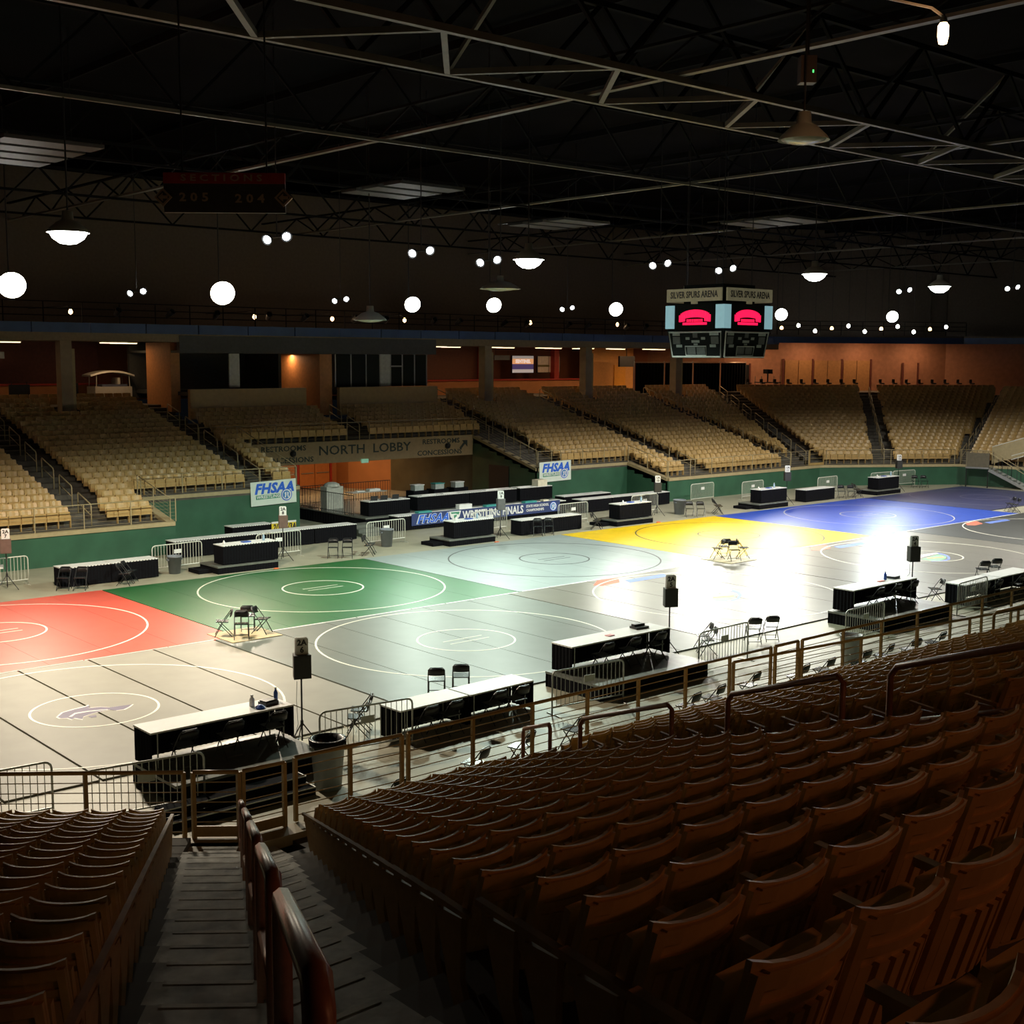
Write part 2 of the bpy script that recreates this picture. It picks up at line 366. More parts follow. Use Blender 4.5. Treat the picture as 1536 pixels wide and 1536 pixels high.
# catwalk rail above the blue edge and dark wall behind
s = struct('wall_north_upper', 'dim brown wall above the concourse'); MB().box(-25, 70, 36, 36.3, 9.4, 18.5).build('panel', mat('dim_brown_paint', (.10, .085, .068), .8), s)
def ewall(name, p0, p1, z0, z1, m, label=None):
    s = struct(name, label); wallseg(s, 'panel', p0, p1, z0, z1, m, .3); return s
EW = [(61.5, 42), (66.5, 36.0), (84.0, 25.5), (94, 4), (95, -20)]
EWS = ewall('wall_east_concourse', EW[1], EW[2], ZC, 10.3, BRICK, 'salmon block wall of the east concourse')
for i in (0, 2, 3): wallseg(EWS, 'panel', EW[i], EW[i+1], ZC-.5, 10.3, BRICK, .3)
EU = struct('wall_east_upper', 'dim wall above the east concourse')
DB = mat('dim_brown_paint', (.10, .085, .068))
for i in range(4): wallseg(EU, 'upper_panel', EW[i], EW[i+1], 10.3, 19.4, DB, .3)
EC = struct('ceiling_east_concourse', 'dark soffit and catwalk edge over the east concourse')
MB().prism([(64, 30.5), (79.5, 21.3), (86.5, 4), (94, 4), (84, 25.5), (66.5, 36)][::-1], 10.25, 10.4).build('soffit', DB, EC)
for p0, p1 in (((60.5, 31.2), (64, 30.5)), ((64, 30.5), (79.5, 21.3)), ((79.5, 21.3), (86.5, 4))): wallseg(EC, 'dark_edge', p0, p1, 9.75, 10.25, BLUEF, .12)
tag(MB().box(-40, -39.7, -45, 60, 0, 19).build('wall_west', CEIL), None, None, None, 'structure')
tag(MB().box(-40, 98, -45, -44.7, 0, 19).build('wall_south_back', CEIL), None, None, None, 'structure')
tag(MB().box(-40, 100, -46, 60, 19.5, 19.8).build('ceiling', CEIL), 'near-black roof deck', None, None, 'structure')
tag(MB().box(-40, 20, -45, -35.2, 6.2, 6.55).build('floor_south_concourse', TIER), None, None, None, 'structure')
# east concourse doors along the salmon wall
ed = (Vector(EW[2])-Vector(EW[1])).normalized(); en = Vector((ed.y, -ed.x)); ea = math.atan2(ed.y, ed.x)
def on_east(u, off=.06): q = Vector(EW[1]) + ed*u + en*off; return (q.x, q.y)
dn = 2
for u, n_, wd, hgt_, m, lab in ((5.4, 3, 1.25, 2.6, DOORM, 'three pairs of tan doors with red frames in the salmon wall'), (16.4, 1, 1.3, 2.3, BRICK, 'single salmon door with a red frame beyond the triple doors'), (1.0, 1, 1.2, 2.2, BLKM, 'dark open doorway in the salmon wall near the black drape')):
    q = on_east(u); d = thing('door_%d' % dn, lab, 'door', (q[0], q[1], ZC), ea); d['kind'] = 'structure'; dn += 1
    for i in range(n_):
        for j in (0, 1) if n_ > 1 else (0,):
            w_ = wd if n_ > 1 else wd
            x0 = (i*2+j)*wd + .18*i
            MB().box(x0+.03, x0+wd-.03, -.08, 0, 0, hgt_).build('door_leaf', mat('tan_door_paint', (.42, .22, .09), .5) if n_ > 1 else m, d)
    for i in range(n_+1):
        x0 = i*(2*wd+.18)-.18 if n_ > 1 else i*(wd+.14)-.14
        MB().box(x0, x0+.14, -.12, 0, 0, hgt_+.12).build('door_frame', DARKRED, d)

# ================================================================== RAILINGS
def railing(label, a, b, h=1.0, cables=6, spacing=1.9, r=.03, m=RAIL, group=None, name='guard_railing', kick=False):
    a, b = Vector(a), Vector(b); t = thing(name, label, 'railing', a, 0, group)
    d = b-a; n = max(1, round(d.to_2d().length/spacing)); up = Vector((0, 0, h))
    MB().tube([up, up+d], r, 8).build('top_rail', m, t, True)
    pm = MB().box(-r*.85, r*.85, -r*.85, r*.85, 0, h).mesh('post', m)
    for i in range(n+1): link('post', pm, t, d*(i/n))
    for c in range(cables):
        z = Vector((0, 0, h*(c+.6)/(cables+.6)))
        MB().tube([z, z+d], r*.26, 5).build('cable', m, t)
    if kick: MB().hexa([Vector(p) for p in ((0,-.02,.02),(d.x,d.y-.02,.02),(d.x,d.y+.02,.02),(0,.02,.02),(0,-.02,.18),(d.x,d.y-.02,.18),(d.x,d.y+.02,.18),(0,.02,.18))]).build('kick_plate', m, t)
    return t
Yr = Y1+.12
railing('beige rail along the front of the west north block', (-8, Yr, 1.4), (XL0+.1, Yr, 1.4), r=.02, m=CAPM)
railing('short sloping beige rail beside the west banner recess', (XL0-.1, Yr+.1, 1.4), (XL0-.1, Y2, 2.15), spacing=1.5, r=.02, m=CAPM)
railing('beige rail above the recess wall behind the hanging west banner', (XL0+.1, Y2+.1, 2.15), (XL1-.1, Y2+.1, 2.15), .95, r=.02, m=CAPM)
railing('sloping beige rail beside the left end of the lobby header', (XL1-.1, Y2+.2, 2.15), (XL1-.1, Y3, 3.8), spacing=1.5, r=.02, m=CAPM)
railing('thin beige rail along the top of the lobby header', (XL1-2.2, Y3+.15, 3.8), (XR1+.1, Y3+.15, 3.8), 1.0, 4, 1.5, r=.02, m=CAPM)
railing('sloping beige rail down the dark green lobby side wall', (XR1+.1, Y2+.2, 2.15), (XR1+.1, Y3, 3.8), spacing=1.4, r=.02, m=CAPM)
railing('beige rail above the recess wall with the east hanging banner', (XR1+.1, Y2+.1, 2.15), (XR0-.1, Y2+.1, 2.15), .95, r=.02, m=CAPM)
railing('short sloping beige rail at the east end of the banner recess', (XR0+.1, Yr+.1, 1.4), (XR0+.1, Y2, 2.15), spacing=1.5, r=.02, m=CAPM)
railing('long beige rail along the front of the east north block', (XR0+.1, Yr, 1.4), (B1.x-1.1, Yr, 1.4), r=.02, m=CAPM)
railing('beige gate panel at the bend in the green wall', (B1.x-1.0, Yr, 1.4), tuple(B1+E2*.3+N2*.12)+(1.4,), 1.05, 3, 1.2, .04, kick=True)
railing('beige rail along the corner facet of the green wall', tuple(B1+E2*.5+N2*.12)+(1.4,), tuple(B2+N2*.12-E2*.1)+(1.4,), spacing=2.4, r=.02, m=CAPM)
railing('beige rail beyond the corner aisle of the green wall', tuple(B2+N3*.12+E3*.2)+(1.4,), tuple(B2+E3*2.0+N3*.12)+(1.4,), spacing=2.4, r=.02, m=CAPM)
# near stand front rail
NRL = 'gold painted front railing of the near stand, '
railing('gold painted cable railing in front of the corner seat block', tuple(BL+EL*.82)+(1.4,), tuple(BL+EL*6.5)+(1.4,), 1.0, 6, 1.55, .032)
railing('gold painted gate closing the left stair lane', tuple(BL+EL*.68)+(1.4,), tuple(BL+EL*.02)+(1.4,), 1.0, 6, 1.0, .034, kick=True)
railing('gold painted gate closing the right stair lane', (-9.6, -17.55, 1.4), (-8.92, -17.58, 1.4), 1.0, 6, 1.0, .034, kick=True)
railing('gold railing panel between the stair gate and the near trash bin', (-8.68, -17.5, 1.4), (-6.75, -17.6, 1.4), 1.0, 6, .95, .034)
railing('long gold cable railing along the front of the near stand', (-6.62, -17.6, 1.4), (2.9, -17.6, 1.4), 1.0, 6, 1.36, .032)
railing('narrow gold gate panel in the long near railing', (3.05, -17.6, 1.4), (3.85, -17.6, 1.4), 1.0, 6, .9, .034)
railing('far end of the gold near railing beyond the narrow gate', (4.0, -17.6, 1.4), (24, -17.6, 1.4), 1.0, 6, 1.5, .032)
railing('inner gold railing slanting away behind the spectator strip', (1.35, -17.85, 1.32), (13.0, -19.1, 1.32), 1.05, 6, 2.1, .03)
# aisle handrails: repeated loops
def loops(label, segs, r, m, hgt=.92, mid=True, name='aisle_handrail'):
    t = thing(name, label, 'handrail', segs[0][0])
    o0 = Vector(segs[0][0])
    for a, b in segs:
        a, b = Vector(a)-o0, Vector(b)-o0; u = Vector((0, 0, hgt)); dd = (b-a)*.04
        MB().tube([a, a+u*.93, a+u+dd, b+u-dd, b+u*.93, b], r, 8).build('rail_loop', m, t, True)
        if mid: MB().tube([a+u*.5, b+u*.5], r*.75, 6).build('mid_rail', m, t, True)
    return t
def nplane(y): return 1.305 + .3676*(-18.68-y)
segs = []
for y0, y1 in ((-18.0, -19.7), (-21.1, -23.4), (-24.1, -26.2), (-26.95, -28.8), (-29.5, -31.25)):
    segs.append(((railx(y0), y0, nplane(y0)-.03), (railx(y1), y1, nplane(y1)-.03)))
loops('thick brown handrail loops down the middle of the stairs', segs, .041, HRAIL, 1.1)
segs = []
for y0, y1 in ((-18.1, -19.2), (-20.3, -23.0), (-24.3, -26.4), (-27.1, -29.4)):
    f = lambda y: -4.65 + .364*(y+18.34)
    segs.append(((f(y0), y0, nplane(y0)), (f(y1), y1, nplane(y1))))
loops('brown handrail loops rising through the middle of the brown seats', segs, .034, HRAIL, 1.1)
segs = []
for y0, y1 in ((-19.6, -21.4), (-22.2, -24.0), (-25.0, -27.0)):
    f = lambda y: 8.6 + .06*(y+17.9)
    segs.append(((f(y0), y0, nplane(y0)), (f(y1), y1, nplane(y1))))
loops('gold handrail loops in the farthest aisle of the near stand', segs, .034, RAIL, 1.1)
def far_loops(label, fx, k0, k1):
    segs = []
    k = k0
    while k + 2 <= k1:
        y0, y1 = 17.1 + D_*k, 17.1 + D_*(k+2.05)
        segs.append(((fx(y0), y0, fz(k)), (fx(y1), y1, fz(k+2)))); k += 3
    return loops(label, segs, .028, CAPM, .9)
far_loops('beige handrail loops in the aisle facing the red mat', lambda y: 2.7+.03*(y-17), 0, 20)
far_loops('beige handrail loops in the aisle above the west banner', lambda y: 12.2+.02*(y-17), 4, 20)
far_loops('beige handrail loops between the two booth parapets', lambda y: 22.0+.1*(y-26), 12, 18)
far_loops('beige handrail loops in the aisle beside the lobby header', lambda y: 31.5+.06*(y-20), 4, 21)
far_loops('beige handrail loops in the aisle above the yellow mat', lambda y: 40.9, 0, 21)
far_loops('beige handrail loops in the aisle under the scoreboard', lambda y: 50.6+.06*(y-17), 0, 20)
far_loops('beige handrail loops in the slanting corner aisle by the bend', lambda y: A7(y), 0, 21)
def facet_loops(label, B, E, N, fu):
    segs = []
    for k in range(0, 20, 3):
        t0, t1 = .6+D_*k, .6+D_*(k+2.05); a = B+E*fu(t0)+N*t0; b = B+E*fu(t1)+N*t1
        segs.append(((a.x, a.y, fz(k)), (b.x, b.y, fz(k+2))))
    loops(label, segs, .028, CAPM, .9)
facet_loops('beige handrail loops up the middle of the corner seats', B1, E2, N2, lambda t: 4.6+.36*t)
facet_loops('beige handrail loops in the corner aisle beside the metal stair', B1, E2, N2, lambda t: 10+.77*t)

# ================================================================== STADIUM SEATS
def backrest_mesh():
    mb = MB(); W, n = .233, 8
    def pt(i, z, off):
        x = -W + 2*W*i/n; c = 1 - (x/W)**2
        y = -.075 - .30*(z-.36) - .055*c - off
        return (x, y, z + (.02*(x/W)**4 if z > .8 else 0))
    zs = (.36, .58, .80, .845)
    F = [[mb.bm.verts.new(pt(i, z, 0)) for i in range(n+1)] for z in zs]
    Bk = [[mb.bm.verts.new(pt(i, z, .022)) for i in range(n+1)] for z in zs]
    for a in range(3):
        for i in range(n):
            mb.bm.faces.new((F[a][i], F[a][i+1], F[a+1][i+1], F[a+1][i])); mb.bm.faces.new((Bk[a][i+1], Bk[a][i], Bk[a+1][i], Bk[a+1][i+1]))
    for i in range(n):
        mb.bm.faces.new((F[3][i], F[3][i+1], Bk[3][i+1], Bk[3][i])); mb.bm.faces.new((F[0][i+1], F[0][i], Bk[0][i], Bk[0][i+1]))
    for a in range(3):
        mb.bm.faces.new((F[a][0], F[a+1][0], Bk[a+1][0], Bk[a][0])); mb.bm.faces.new((F[a+1][n], F[a][n], Bk[a][n], Bk[a+1][n]))
    def strip(x0, x1, z0, z1, th):
        q = []
        for z in (z0, z1):
            for (x, o) in ((x0, .02), (x1, .02), (x1, .028+th), (x0, .028+th)):
                c = 1-(x/W)**2; q.append((x, -.075-.30*(z-.36)-.055*c-o, z))
        mb.hexa([q[0], q[1], q[2], q[3], q[4], q[5], q[6], q[7]])
    for i in range(6): strip(-.175+.07*i-.021, -.175+.07*i+.021, .39, .66, .014)
    strip(-.231, -.200, .37, .83, .016); strip(.200, .231, .37, .83, .016)
    for i in range(6): strip(-.2+i*.0667, -.2+(i+1)*.0667, .775, .838, .016)
    for i in range(6): strip(-.2+i*.0667, -.2+(i+1)*.0667, .69, .725, .010)
    return mb.mesh('backrest', SEAT)
BACK = backrest_mesh()
PAN = MB().hexa([(-.215,-.055,.40),(.215,-.055,.40),(.215,.0,.40),(-.215,.0,.40),(-.225,-.145,.765),(.225,-.145,.765),(.225,-.11,.775),(-.225,-.11,.775)]).mesh('seat_pan', SEAT)
LEGP = [(.11,.57),(-.12,.57),(-.11,.22),(-.19,0),(-.08,0),(.0,.2)]
LEG = MB().prism_x(LEGP, -.274, -.236).mesh('leg', SEATLEG)
LEGR = MB().prism_x(LEGP, .236, .274).mesh('leg', SEATLEG)
def arm_mesh(s):
    mb = MB(); x = .254*s
    mb.hexa([(x-.02,-.16,.575),(x+.02,-.16,.575),(x+.022,.17,.60),(x-.022,.17,.60),(x-.02,-.16,.605),(x+.02,-.16,.605),(x+.022,.17,.635),(x-.022,.17,.635)])
    mb.box(x-.02, x+.02, .08, .12, .52, .6)
    return mb.mesh('armrest', SEATLEG)
ARM, ARMR = arm_mesh(-1), arm_mesh(1)
PITCH = .508
cand = []    # (pos, rz, rowlabel, is_end)
ORD = ['first', 'second', 'third', 'fourth', 'fifth', 'sixth', 'seventh', 'eighth', 'ninth', 'tenth', 'eleventh', 'twelfth', 'thirteenth', 'fourteenth', 'fifteenth', 'sixteenth', 'seventeenth', 'eighteenth', 'nineteenth', 'twentieth', 'twenty-first', 'twenty-second', 'twenty-third']
for k in range(20):
    x = xl(k) + .28; y = ny(k); a2 = -4.65+.364*(y+18.34); a3 = 8.6+.06*(y+17.9); gap = False; first = True
    while x < 27:
        blk = None
        if x > 1.2 and y > -17.9-.117*(x-1.2)-.45:
            x += .05; continue
        if x + .28 < a2 - .5: blk = 0
        elif x - .28 > a2 + .5 and x + .28 < a3 - .5: blk = 1
        elif x - .28 > a3 + .5: blk = 2
        if blk is None:
            x += .05; first = True; continue
        nxt = x + PITCH
        nb = 0 if nxt+.28 < a2-.5 else 1 if (nxt-.28 > a2+.5 and nxt+.28 < a3-.5) else 2 if nxt-.28 > a3+.5 else None
        cand.append((Vector((x, y, nz(k))), 0., k, blk, nb != blk)); x = nxt
for k in range(22):
    t = lt(k)
    u = lu(t) + .28; j = 0
    while u < 8.5:
        q = BL + EL*u + NL*t
        cand.append((Vector((q.x, q.y, lz(k))), R(-38.7), k, 3, j == 0)); u += PITCH; j += 1
def visible(p):
    d = p + Vector((0, 0, .6)) - CAM; z = d.dot(FWD)
    return z > .3 and abs(d.dot(RIGHT)/z) < .43 and abs(d.dot(UP)/z) < .44
vis = [c for c in cand if visible(c[0])]
vis.sort(key=lambda c: (c[0]-CAM).length)
indiv, rest = vis[:300], vis[300:]
BLKN = ('between the two brown handrails', 'beyond the second brown handrail', 'beyond the gold aisle handrail', 'beside the left stair lane')
for p, rz, k, blk, end in indiv:
    t = thing('stadium_seat', 'flipped-up brown stadium seat in the %s row %s' % (ORD[k], BLKN[blk]), 'seat', p, rz, 'near stand seats, %s row %s' % (ORD[k], BLKN[blk]))
    link('backrest', BACK, t); link('seat_pan', PAN, t); link('leg', LEG, t); link('armrest', ARM, t)
    if end: link('leg', LEGR, t); link('armrest', ARMR, t)
# the north stand
far = []
for k in range(22):
    y = 17.2 + D_*k
    ais = [2.7+.03*(y-17), 12.2+.02*(y-17), 22.0+.1*(y-26) if k >= 12 else None, 31.5+.06*(y-20), 40.9, 50.6+.06*(y-17)]
    x = -5.0
    while x < A7(y)-.9:
        ok = not any(a is not None and abs(x-a) < .9 for a in ais)
        if XL0-.5 < x < XR0+.5 and k < 4: ok = False
        if XL1-.5 < x < XR1+.5 and k < 12: ok = False
        if 13.3 < x < 31.0 and k >= 18: ok = False
        if k >= 18 and any(abs(x-cx) < .75 for cx in (7.42, 35.85, 45.2, 54.8)) and k <= 20: ok = False
        if ok: far.append((Vector((x, y, fz(k))), math.pi))
        x += PITCH
    t = .9 + D_*k; a2 = math.atan2(E2.y, E2.x); a3 = math.atan2(E3.y, E3.x)
    u = -.08*t + .9
    while u < 10+.77*t-.8:
        if abs(u-(4.6+.36*t)) > .9: q = B1+E2*u+N2*t; far.append((Vector((q.x, q.y, fz(k))), math.pi+a2))
        u += PITCH
    u = -.09*t+.9
    while u < 11:
        q = B2+E3*u+N3*t; far.append((Vector((q.x, q.y, fz(k))), math.pi+a3)); u += PITCH
# low-poly seat: curved back, folded pan, pedestal
LV, LF = [], []
n = 4
for z, dy in ((.42, 0), (.80, 0), (.84, -.02)):
    for off in (0, .035):
        for i in range(n+1):
            x = -.235+.47*i/n; c = 1-(x/.235)**2; LV.append((x*(1 if z < .83 else .93), -.07-.30*(z-.36)-.05*c-off+(.012 if (z > .83 and off) else 0)-(.0 if z < .83 else 0), z))
m_ = n+1
for a in range(2):
    f0, b0, f1, b1 = a*2*m_, a*2*m_+m_, (a+1)*2*m_, (a+1)*2*m_+m_
    for i in range(n): LF += [(f0+i+1, f0+i, f1+i, f1+i+1), (b0+i, b0+i+1, b1+i+1, b1+i)]
    LF += [(f0, b0, b1, f1), (b0+n, f0+n, f1+n, b1+n)]
for i in range(n): LF.append((4*m_+i+1, 4*m_+i, 5*m_+i, 5*m_+i+1))
def addbox(x0, x1, y0, y1, z0, z1):
    b = len(LV); LV.extend([(x0,y0,z0),(x1,y0,z0),(x1,y1,z0),(x0,y1,z0),(x0,y0,z1),(x1,y0,z1),(x1,y1,z1),(x0,y1,z1)])
    LF.extend([tuple(b+i for i in f) for f in ((4,5,6,7),(0,1,5,4),(1,2,6,5),(2,3,7,6),(3,0,4,7))])
addbox(-.225, .225, -.04, .04, .30, .66); addbox(-.27, -.24, -.12, .02, 0, .5)
V, F = [], []
for p, rz in far + [(c[0], c[1]) for c in rest]:
    c_, s_ = math.cos(rz), math.sin(rz); b = len(V)
    V.extend([(p.x+x*c_-y*s_, p.y+x*s_+y*c_, p.z+z) for x, y, z in LV]); F.extend([tuple(b+i for i in f) for f in LF])
me = bpy.data.meshes.new('stadium_seats'); me.from_pydata(V, [], F); me.materials.append(SEAT); me.update()
for p_ in me.polygons: p_.use_smooth = False
tag(link('stadium_seats', me), 'rows upon rows of tan folding seats filling the stands around the mats', 'seats', None, 'stuff')

# ================================================================== WRESTLING MATS
def mat_m(name, c, rough=.38): return mat(name, c, rough, var=.07, scale=1.3, bump=.05, spec=.34)
def ring(r0, r1, z0=.04, z1=.044, n=72):
    mb = MB(); vs = []
    for k in range(n):
        a = 2*math.pi*k/n; vs.append([mb.bm.verts.new((r*math.cos(a), r*math.sin(a), z)) for r, z in ((r0, z1), (r1, z1), (r1, z0), (r0, z0))])
    for k in range(n):
        A, Bb = vs[k], vs[(k+1)%n]
        for j in range(4): mb.bm.faces.new((A[j], A[(j+1)%4], Bb[(j+1)%4], Bb[j]))
    return mb
def wmat(label, x0, x1, y0, y1, m, line, cx, cy, nsec, R0=4.5, R1=1.5, start=True, group=None, lw=.06, gap=.004):
    t = thing('wrestling_mat', label, 'mat', (cx, cy, 0), 0)
    wd = (x1-x0)/nsec
    for i in range(nsec):
        MB().box(x0+wd*i-cx+gap, x0+wd*(i+1)-cx-gap, y0-cy, y1-cy, .002, .04).build('mat_section', m, t)
    ring(R0-lw, R0).build('outer_circle', line, t); ring(R1-lw, R1).build('inner_circle', line, t)
    if start:
        for dy in (-.18, .18): MB().box(-.75, .75, dy-.02, dy+.02, .04, .044).build('start_line', line, t)
    return t
wmat('red wrestling mat with white circles', -11.4, -.02, .03, 9.92, mat_m('red_mat_vinyl', (.62, .085, .055)), LINEW, -5.4, 5.2, 6)
wmat('dark green wrestling mat with white circles', .02, 11.38, .03, 9.92, mat_m('green_mat_vinyl', (.014, .115, .032)), LINEW, 6.4, 5.25, 6)
wmat('light grey wrestling mat with black circles', 11.42, 22.78, .03, 9.92, mat_m('grey_mat_vinyl', (.27, .32, .32)), LINEB, 17.6, 4.8, 6)
wmat('bright yellow wrestling mat with black circles', 22.82, 34.18, .03, 9.92, mat_m('yellow_mat_vinyl', (.78, .52, .008)), LINEB, 29.1, 4.8, 6)
wmat('royal blue wrestling mat with pale circles', 34.22, 48.3, .03, 9.92, mat_m('blue_mat_vinyl', (.022, .07, .44)), mat('faded_mat_line', (.45, .42, .42), .5), 41.2, 5.0, 7)
wmat('dark navy wrestling mat beside the corner wall', 48.4, 59.8, 1.8, 9.92, mat_m('navy_mat_vinyl', (.05, .055, .14)), mat('dim_mat_line', (.2, .19, .25), .5), 54.6, 5.4, 6)
BM_ = mat_m('charcoal_mat_vinyl', (.18, .172, .148), .31); BM2 = mat_m('slate_mat_vinyl', (.13, .145, .13), .40); BM1 = mat_m('warm_grey_mat_vinyl', (.25, .235, .195), .48)
m1 = wmat('warm grey wrestling mat with a purple swordfish emblem', -12.42, -.80, -9.9, 0, BM1, LINEW, -6.57, -4.95, 6, start=False, gap=.03)
m2 = wmat('slate wrestling mat between the near long tables and the green mat', -.76, 10.84, -9.9, 0, BM2, LINEW, 5.0, -4.8, 6, gap=.012)
m3 = wmat('charcoal wrestling mat with a green and blue oval emblem in front of the grey mat', 10.88, 22.5, -9.9, 0, BM_, LINEW, 16.66, -4.8, 6, start=False, gap=.012)
m4 = wmat('charcoal wrestling mat with an oval emblem in front of the yellow mat', 22.54, 36.9, -9.9, 0, BM_, LINEW, 30.6, -4.9, 7, start=False, gap=.012)
m5 = wmat('near-black wrestling mat in front of the blue mat', 36.94, 49.5, -9.9, 0, mat_m('black_mat_vinyl', (.05, .052, .05)), LINEW, 43.2, -4.6, 6)
def decal(parent, c, pts, m, name, z=.0405, th=.003):
    return MB().prism([(x-c[0], y-c[1]) for x, y in pts], z, z+th).build(name, m, parent)
PURP = mat('purple_emblem_paint', (.10, .075, .15), .5); PALE = mat('pale_emblem_paint', (.75, .70, .66), .5)
fish = [(-7.5,-5.01),(-7.26,-4.73),(-6.94,-4.63),(-6.67,-4.59),(-6.52,-4.52),(-6.64,-4.74),(-6.38,-4.83),(-6.24,-5.01),(-5.71,-5.1),(-5.87,-5.26),(-6.05,-5.38),(-6.24,-5.35),(-6.32,-5.19),(-6.67,-5.21),(-6.88,-5.29),(-7.03,-5.36),(-7.13,-5.55),(-7.23,-5.34),(-7.32,-5.42),(-7.35,-5.23),(-7.49,-5.16)]
cx_, cy_ = -6.6, -5.05
decal(m1, (-6.57, -4.95), [(cx_+(x-cx_)*1.05, cy_+(y-cy_)*1.14) for x, y in fish], PALE, 'emblem_outline', .0402, .002)
decal(m1, (-6.57, -4.95), fish, PURP, 'emblem_body', .0405)
decal(m1, (-6.57, -4.95), [(-7.31,-5.17),(-7.07,-4.94),(-6.74,-4.97),(-6.34,-5.14),(-6.35,-5.18),(-6.76,-5.05),(-7.08,-5.03),(-7.24,-5.2)], PALE, 'emblem_stripe', .0435, .002)
decal(m1, (-6.57, -4.95), [(-6.94,-5.42),(-6.74,-5.41),(-6.8,-5.58),(-6.92,-5.58)], PURP, 'emblem_fin', .0405)
G_ = mat('green_emblem_paint', (.16, .42, .22), .5); O_ = mat('orange_emblem_paint', (.75, .28, .08), .5); BL_ = mat('blue_emblem_paint', (.10, .18, .55), .5); PK = mat('pink_emblem_paint', (.72, .32, .34), .5); RD = mat('red_emblem_paint', (.62, .12, .06), .5)
for mm, dx, c in ((m3, 0, (16.66, -4.8)), (m4, 14.0, (30.6, -4.9))):
    sh = lambda pts: [(x+dx, y-(.1 if dx else 0)) for x, y in pts]
    decal(mm, c, sh([(17.75,-4.61),(17.56,-5.09),(17.1,-5.58),(16.5,-5.94),(15.91,-6.07),(15.29,-5.76),(15.46,-5.66),(15.99,-5.93),(16.5,-5.82),(17.01,-5.51),(17.35,-5.13),(17.39,-4.83)]), BL_, 'emblem_crescent')
    decal(mm, c, sh([(15.55,-5.15),(17.3,-4.88),(17.1,-5.4),(16.43,-5.76),(15.9,-5.86),(15.5,-5.62)]), G_, 'emblem_field', .0402)
    decal(mm, c, sh([(16.02,-5.11),(16.88,-5.4),(16.68,-5.56),(15.89,-5.26)]), O_, 'emblem_stripe', .0432)
    decal(mm, c, sh([(15.44,-4.42),(17.7,-4.57),(17.5,-4.81),(15.49,-4.93),(15.33,-4.86)]), PALE, 'emblem_band', .0432)
    for i in range(9):
        x = 15.55+.22*i; decal(mm, c, sh([(x,-4.56-.01*i),(x+.15,-4.57-.01*i),(x+.12,-4.82+.01*i),(x+.02,-4.82+.01*i)]), PK, 'emblem_band_mark', .046, .002)
for mm, dx, c in ((m3, 0, (16.66, -4.8)), (m4, 13.6, (30.6, -4.9)), (m5, 27, (43.2, -4.6))):
    decal(mm, c, [(14.4+dx,-.75),(15.2+dx,-.15),(16.3+dx,-.2),(15.6+dx,-.95),(14.6+dx,-1.05)], RD, 'corner_emblem')
    decal(mm, c, [(16.1+dx,-.75),(18.3+dx,-.75),(18.0+dx,-1.2),(15.9+dx,-1.2)], BL_, 'corner_strip')
def tape(label, x0, x1, y, w=.05):
    mb = MB(); x = x0; rn = random.Random(int(x0*10)); 
    while x < x1:
        l = rn.uniform(1.2, 2.6); mb.box(x, min(x+l, x1), y-w*rn.uniform(.5, 1), y+w*rn.uniform(.5, 1), .044, .047); x += l + rn.uniform(0, .06)
    tag(mb.build('seam_tape', WHITE), label, 'tape')
tape('ragged white tape strip between the green and slate mats', 1.2, 11.3, .0)
tape('ragged white tape strip between the light grey and charcoal mats', 11.5, 21.9, .0)
tape('ragged white tape strip between the yellow and charcoal mats', 24.3, 34.0, .0)
tape('ragged white tape strip between the blue and near-black mats', 36, 48.2, .0)
tape('ragged tan tape strip between the red mat and the swordfish mat', -11, -.8, .0, .03)
PLY = mat('plywood_board', (.42, .34, .18), .55, var=.15, scale=3)
tag(MB().box(-.85, .85, -.8, .8, .041, .06).build('plywood_board', PLY, None, False, (.25, .02, 0)), 'square plywood board between the red and green mats', 'board')
tag(MB().box(-.85, .85, -.8, .8, .041, .06).build('plywood_board', PLY, None, False, (23.1, -.1, 0)), 'square plywood board at the corner of the yellow mat', 'board')

# ================================================================== FOLDING CHAIRS
TEAL = mat('black_chair_vinyl', (.028, .034, .036), .22, var=.1)
def chair_proto():
    t = thing('folding_chair', 'x', 'chair')
    st = MB().hexa([(-.19,-.17,.425),(.19,-.17,.425),(.20,.20,.445),(-.20,.20,.445),(-.19,-.17,.45),(.19,-.17,.45),(.20,.20,.47),(-.20,.20,.47)]).build('seat', TEAL, t)
    mb = MB(); n = 6
    A = [[mb.bm.verts.new((-.2+.4*i/n, -.215-.05*(1-((i-3)/3)**2)-(z-.62)*.25-o, z - (.045*abs((i-3)/3)**3 if z > .7 else 0))) for i in range(n+1)] for o in (0, .015) for z in (.60, .80)]
    for i in range(n):
        mb.bm.faces.new((A[0][i], A[0][i+1], A[1][i+1], A[1][i])); mb.bm.faces.new((A[2][i+1], A[2][i], A[3][i], A[3][i+1]))
        mb.bm.faces.new((A[1][i], A[1][i+1], A[3][i+1], A[3][i])); mb.bm.faces.new((A[0][i+1], A[0][i], A[2][i], A[2][i+1]))
    for i in (0, n): mb.bm.faces.new((A[0][i], A[1][i], A[3][i], A[2][i]))
    mb.build('backrest', BLKM, t, True)
    MB().tube([(-.215,.24,0),(-.21,0,.42),(-.20,-.24,.74),(-.15,-.265,.80),(.15,-.265,.80),(.20,-.24,.74),(.21,0,.42),(.215,.24,0)], .013, 6).build('front_frame', BLKM, t)
    for s in (-1, 1): MB().tube([(.19*s,-.27,0),(.19*s,.12,.43)], .012, 6).build('leg', BLKM, t)
    MB().tube([(-.19,-.22,.06),(.19,-.22,.06)], .009, 5).build('crossbar', BLKM, t); MB().tube([(-.213,.17,.12),(.213,.17,.12)], .009, 5).build('crossbar', BLKM, t)
    return t
